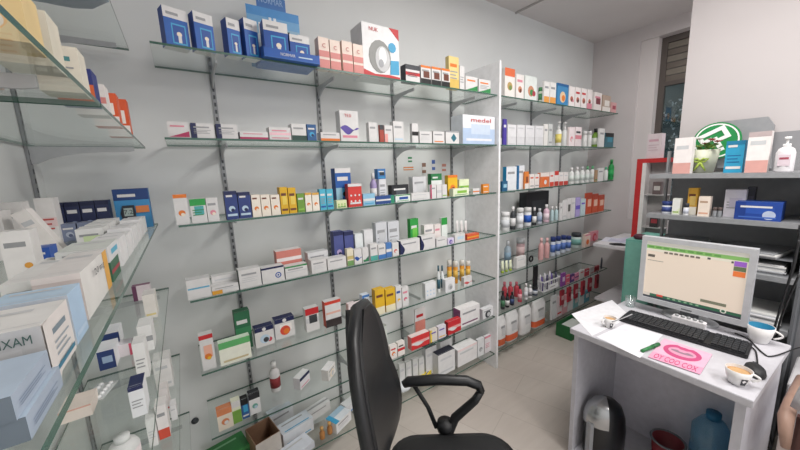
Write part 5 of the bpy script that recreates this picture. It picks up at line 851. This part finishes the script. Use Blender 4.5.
for k, q in enumerate((((799, 240), (792, 270), (783, 300), (773, 335), (771, 370), (766, 405), (768, 448)), ((800, 225), (795, 262), (779, 312), (770, 350), (763, 400), (765, 446)), ((799, 275), (788, 300), (778, 330), (776, 370), (768, 405), (772, 446)))):
    cable('black cable hanging right of the desk, %s of three' % ('leftmost', 'middle', 'rightmost')[k], [hit(u, v, 0, 2.10+.015*k) for u, v in q], .004)
# things under the desk
ZS = .0356
X = 1.60; p = hit(600, 396, 0, X); hb_ = p.z-ZS; e = empty('coffee_machine', (X+.02, .66, ZS), math.radians(-32), 'rounded black and chrome appliance standing under the desk', 'appliance'); e.location.y = min(.615, yat(602, X+.02, .3))
RB = .086; b = MB(); b.lathe([(RB*.9, 0), (RB*.97, .01), (RB, hb_*.45), (RB*.93, hb_*.68), (RB*.74, hb_*.85), (RB*.4, hb_*.95), (0, hb_*.97)], mat('1c1d20', .3), Matrix.Diagonal((1.15, .86, 1, 1)), 28); b.build('body', e)
b = MB(); V = []; F = []; n = 14
for j in range(9):
    t = j/8; zz = hb_*(.60+.40*t); r = RB*(1-t**2.4)**.5+.003
    for i in range(n): a = math.pi*(.60+.80*i/(n-1)); V.append((1.15*r*1.03*math.cos(a), .86*r*1.03*math.sin(a), zz))
    if j: F += [((j-1)*n+i, (j-1)*n+i+1, j*n+i+1, j*n+i) for i in range(n-1)]
b.add(V, F, mat('b4b6b8', .22, .8), True); b.build('chrome_hood', e)
b = MB(); b.box((-RB*1.2, -.045, 0), (-RB*1.0, -.012, hb_*.64), mat('b4b6b8', .3, .6)); b.build('chrome_strip', e)
X = 1.72; p = hit(668, 440, 0, X); e = empty('bucket', (X, p.y, ZS), 0, 'dark red round bucket with grey rim under the desk', 'bucket'); hb_ = p.z-ZS; r = .062; b = MB(); b.lathe([(r*.75, 0), (r, hb_), (r*.95, hb_), (r*.7, .004), (0, .004)], '7c2830', n=28); b.build('body', e); b = MB(); b.tube([(r*1.02*math.cos(k*.2618), r*1.02*math.sin(k*.2618), hb_) for k in range(25)], .005, '6a6e74', 8); b.build('rim', e)
X = 1.78; p = hit(718, 414, 0, X); e = empty('water_jug', (X, hit(720, 440, 0, X).y, ZS), 0, 'large blue water jug under the right side of the desk', 'jug'); hb_ = p.z-ZS; r = .066; e.location.y = max(e.location.y, .262); b = MB()
b.lathe([(r*.9, 0), (r, .01), (r, hb_*.3), (r*.92, hb_*.33), (r, hb_*.37), (r, hb_*.55), (r*.92, hb_*.58), (r, hb_*.62), (r, hb_*.78), (r*.6, hb_*.9), (r*.35, hb_*.93)], BLUEPET, n=28); b.build('body', e); b = MB(); b.lathe([(r*.38, hb_*.92), (r*.38, hb_), (0, hb_)], '1f6a94', n=20); b.build('cap', e)

# ================================================================ office chair
CA = math.radians(-35); ch = empty('office_chair', (.605, .62, .012), CA, 'black office chair with tall mesh back in the foreground', 'chair'); BK = mat('17181a', .55, 0, 0, .1, 60); BG = mat('1d1e20', .42, 0, 0, .1, 90)
def rrect(hx, hy, r, n=6):
    return [(sx*(hx-r)+r*math.cos(a), sy*(hy-r)+r*math.sin(a)) for sx, sy, a0 in ((1, 1, 0), (-1, 1, 90), (-1, -1, 180), (1, -1, 270)) for a in [math.radians(a0+90*k/n) for k in range(n+1)]]
b = MB(); V = []; F = []; R_ = ((.41, .86), (.42, .98), (.45, 1.0), (.472, .97), (.482, .86), (.485, .5)); n = 28
for j, (z, s_) in enumerate(R_):
    V += [(x*s_+(.02 if 0 else 0), y*s_, z) for x, y in rrect(.235, .245, .11)]
    if j: F += [((j-1)*n+i, (j-1)*n+(i+1) % n, j*n+(i+1) % n, j*n+i) for i in range(n)]
b.add(V, F+[tuple(range(n-1, -1, -1)), tuple(range(5*n, 6*n))], BK, True); b.build('seat', ch)
# backrest: a curved shell, wings bending forward
def bp(s, t, off):      # s -1..1 across, t 0..1 upward
    z = .47+.635*t; W_t = .165+.065*math.sin(math.pi/2*min(1, t/.55)); hw = W_t*(max(0., 1-((t-.55)/.45)**2.6)**.5 if t > .55 else 1)
    x = -.285+.035*math.sin(math.pi*min(1, t/.55))-.045*max(0, t-.2)**1.2+.05*(s*s)*(.4+.6*math.sin(math.pi*t))
    return (x+off, hw*s, z)
ns, nt_ = 14, 18; b = MB(); V = [bp(-1+2*i/ns, j/nt_, o_) for o_ in (0, .034) for j in range(nt_+1) for i in range(ns+1)]; m = (ns+1)*(nt_+1); F = []
for j in range(nt_):
    for i in range(ns): a = j*(ns+1)+i; F.append((a, a+ns+1, a+ns+2, a+1)); F.append((m+a, m+a+1, m+a+ns+2, m+a+ns+1))
for j in range(nt_): a = j*(ns+1); F.append((a, m+a, m+a+ns+1, a+ns+1)); a += ns; F.append((a, a+ns+1, m+a+ns+1, m+a))
for i in range(ns): F.append((i, i+1, m+i+1, m+i)); a = nt_*(ns+1)+i; F.append((a, m+a, m+a+1, a+1))
b.add(V, F, BG, True); b.build('backrest', ch)
b = MB(); loop = [bp(-1, j/nt_, .011) for j in range(nt_+1)]+[bp(1, 1-j/nt_, .011) for j in range(1, nt_+1)]+[bp(1-2*i/ns, 0, .011) for i in range(1, ns+1)]; b.tube(loop, .017, BG, 10); b.build('back_frame', ch)
b = MB(); b.tube([(-.02, 0, .39), (-.2, 0, .39), (-.27, 0, .42), (-.285, 0, .55), (-.27, 0, .68)], [.018, .02, .022, .02, .015], BK, 10); b.build('back_support', ch)
for s in (1, -1):
    a_ = empty('x', (0, 0, 0)); bpy.data.objects.remove(a_)
    b = MB(); b.tube([(-.17, .285*s, .655), (-.15, .287*s, .666), (-.03, .285*s, .673), (.08, .28*s, .668), (.125, .275*s, .65), (.135, .27*s, .625)], [.014, .02, .021, .02, .019, .015], BG, 12); ap = b.build('armrest', ch)
    b = MB(); b.tube([(.135, .27*s, .63), (.11, .268*s, .59), (.03, .262*s, .52), (.0, .255*s, .455), (0, .2*s, .41)], [.014, .016, .018, .02, .02], BK, 10); b.tube([(-.13, .285*s, .655), (-.075, .275*s, .56), (-.045, .262*s, .48)], .009, BK, 8); b.build('armrest_bracket', ap)
    b = MB(); b.lathe([(.03, -.02), (.036, 0), (.03, .022), (0, .026)], BK, Matrix.Translation((-.01, .262*s, .485)), 16); b.build('armrest_hub', ap)
b = MB(); b.lathe([(.03, .07), (.03, .25), (.02, .25), (.02, .41)], BK, n=16); b.build('gas_lift', ch)
for k in range(5):
    a = k*2*math.pi/5+.3; b = MB(); b.tube([(0, 0, .1), (.14*math.cos(a), .14*math.sin(a), .1), (.28*math.cos(a), .28*math.sin(a), .075)], [.028, .022, .014], BK, 8); lg = b.build('leg', ch)
    b = MB(); b.lathe([(.0, -.022), (.028, -.02), (.028, .02), (0, .022)], 'd', Matrix.Translation((.28*math.cos(a), .28*math.sin(a), .0285)) @ Matrix.Rotation(a, 4, 'Z') @ Matrix.Rotation(math.pi/2, 4, 'X'), 14); b.build('caster', lg)

# ================================================================ right edge: coat on a brown chair, low white cabinet
X = 1.66; p1 = hit(797, 312, 0, X); p2 = hit(797, 403, 0, X)
e = empty('wooden_armchair', (X, p2.y-.16, 0), 0, 'brown armchair at the right edge of the picture', 'chair')
zs = max(.35, p2.z-.07); b = MB(); b.box((-.02, -.2, .30), (.40, .16, .36), '4c2c28', bev=.01); b.build('seat', e)
b = MB(); b.box((-.03, -.2, .36), (.01, .155, p2.z-.03), '5a3630', bev=.008); b.build('backrest', e)
for (x, y) in ((-.02, .13), (.36, .13), (-.02, -.2), (.36, -.2)): b = MB(); b.box((x, y, 0), (x+.035, y+.03, .30), '8a7468'); b.build('leg', e)
b = MB(); b.tube([(-.08, .165, zs-.06), (-.09, .17, zs+.0), (-.06, .175, zs+.035), (.05, .175, zs+.04), (.3, .17, zs+.03)], [.012, .017, .02, .018, .014], 'a88878', 10); b.build('armrest', e); b = MB(); b.box((-.03, .162, .05), (.0, .185, zs+.02), 'b8aca8'); b.build('armrest_post', e)
b = MB(); V = []; F = []; n = 16; hc = p1.z-p2.z
for j in range(10):
    t = j/9
    for i in range(n):
        a = 2*math.pi*i/n; q = 1+.10*math.sin(5*a+t*3)*(1-t*.5); V.append(((.05+.012*(1-t))*q*math.cos(a)-.01, (.17-.02*t)*q*math.copysign(abs(math.sin(a))**.8, math.sin(a)), hc*t*1.0))
    if j: F += [((j-1)*n+i, (j-1)*n+(i+1) % n, j*n+(i+1) % n, j*n+i) for i in range(n)]
b.add(V, F+[tuple(range(n-1, -1, -1)), tuple(range(9*n, 10*n))], 'd6d2d2', True); tag(b.build('white_coat', None, (X-.03, p2.y-.175, p2.z)), 'white coat draped over the brown armchair', 'coat')
b = MB(); b.box((0, -.5, 0), (.35, .0, .50), 'd0ced0', bev=.004); y_ = yat(784, 2.12, .5); cb = b.build('low_cabinet', None, (2.12, min(y_, .10), 0)); tag(cb, 'low white cabinet right of the desk behind the cables', 'cabinet')

# ---------------------------------------------------------------- labels must single things out
seen = {}
for o in bpy.data.objects:
    if o.parent is None and 'label' in o:
        n = len(str(o['label']).split()); 
        if n < 4 or n > 16: print('LABEL LEN', n, o['label'])
        seen.setdefault(o['label'], []).append(o.name)
for k, v in seen.items():
    if len(v) > 1: print('DUP LABEL', k, v)
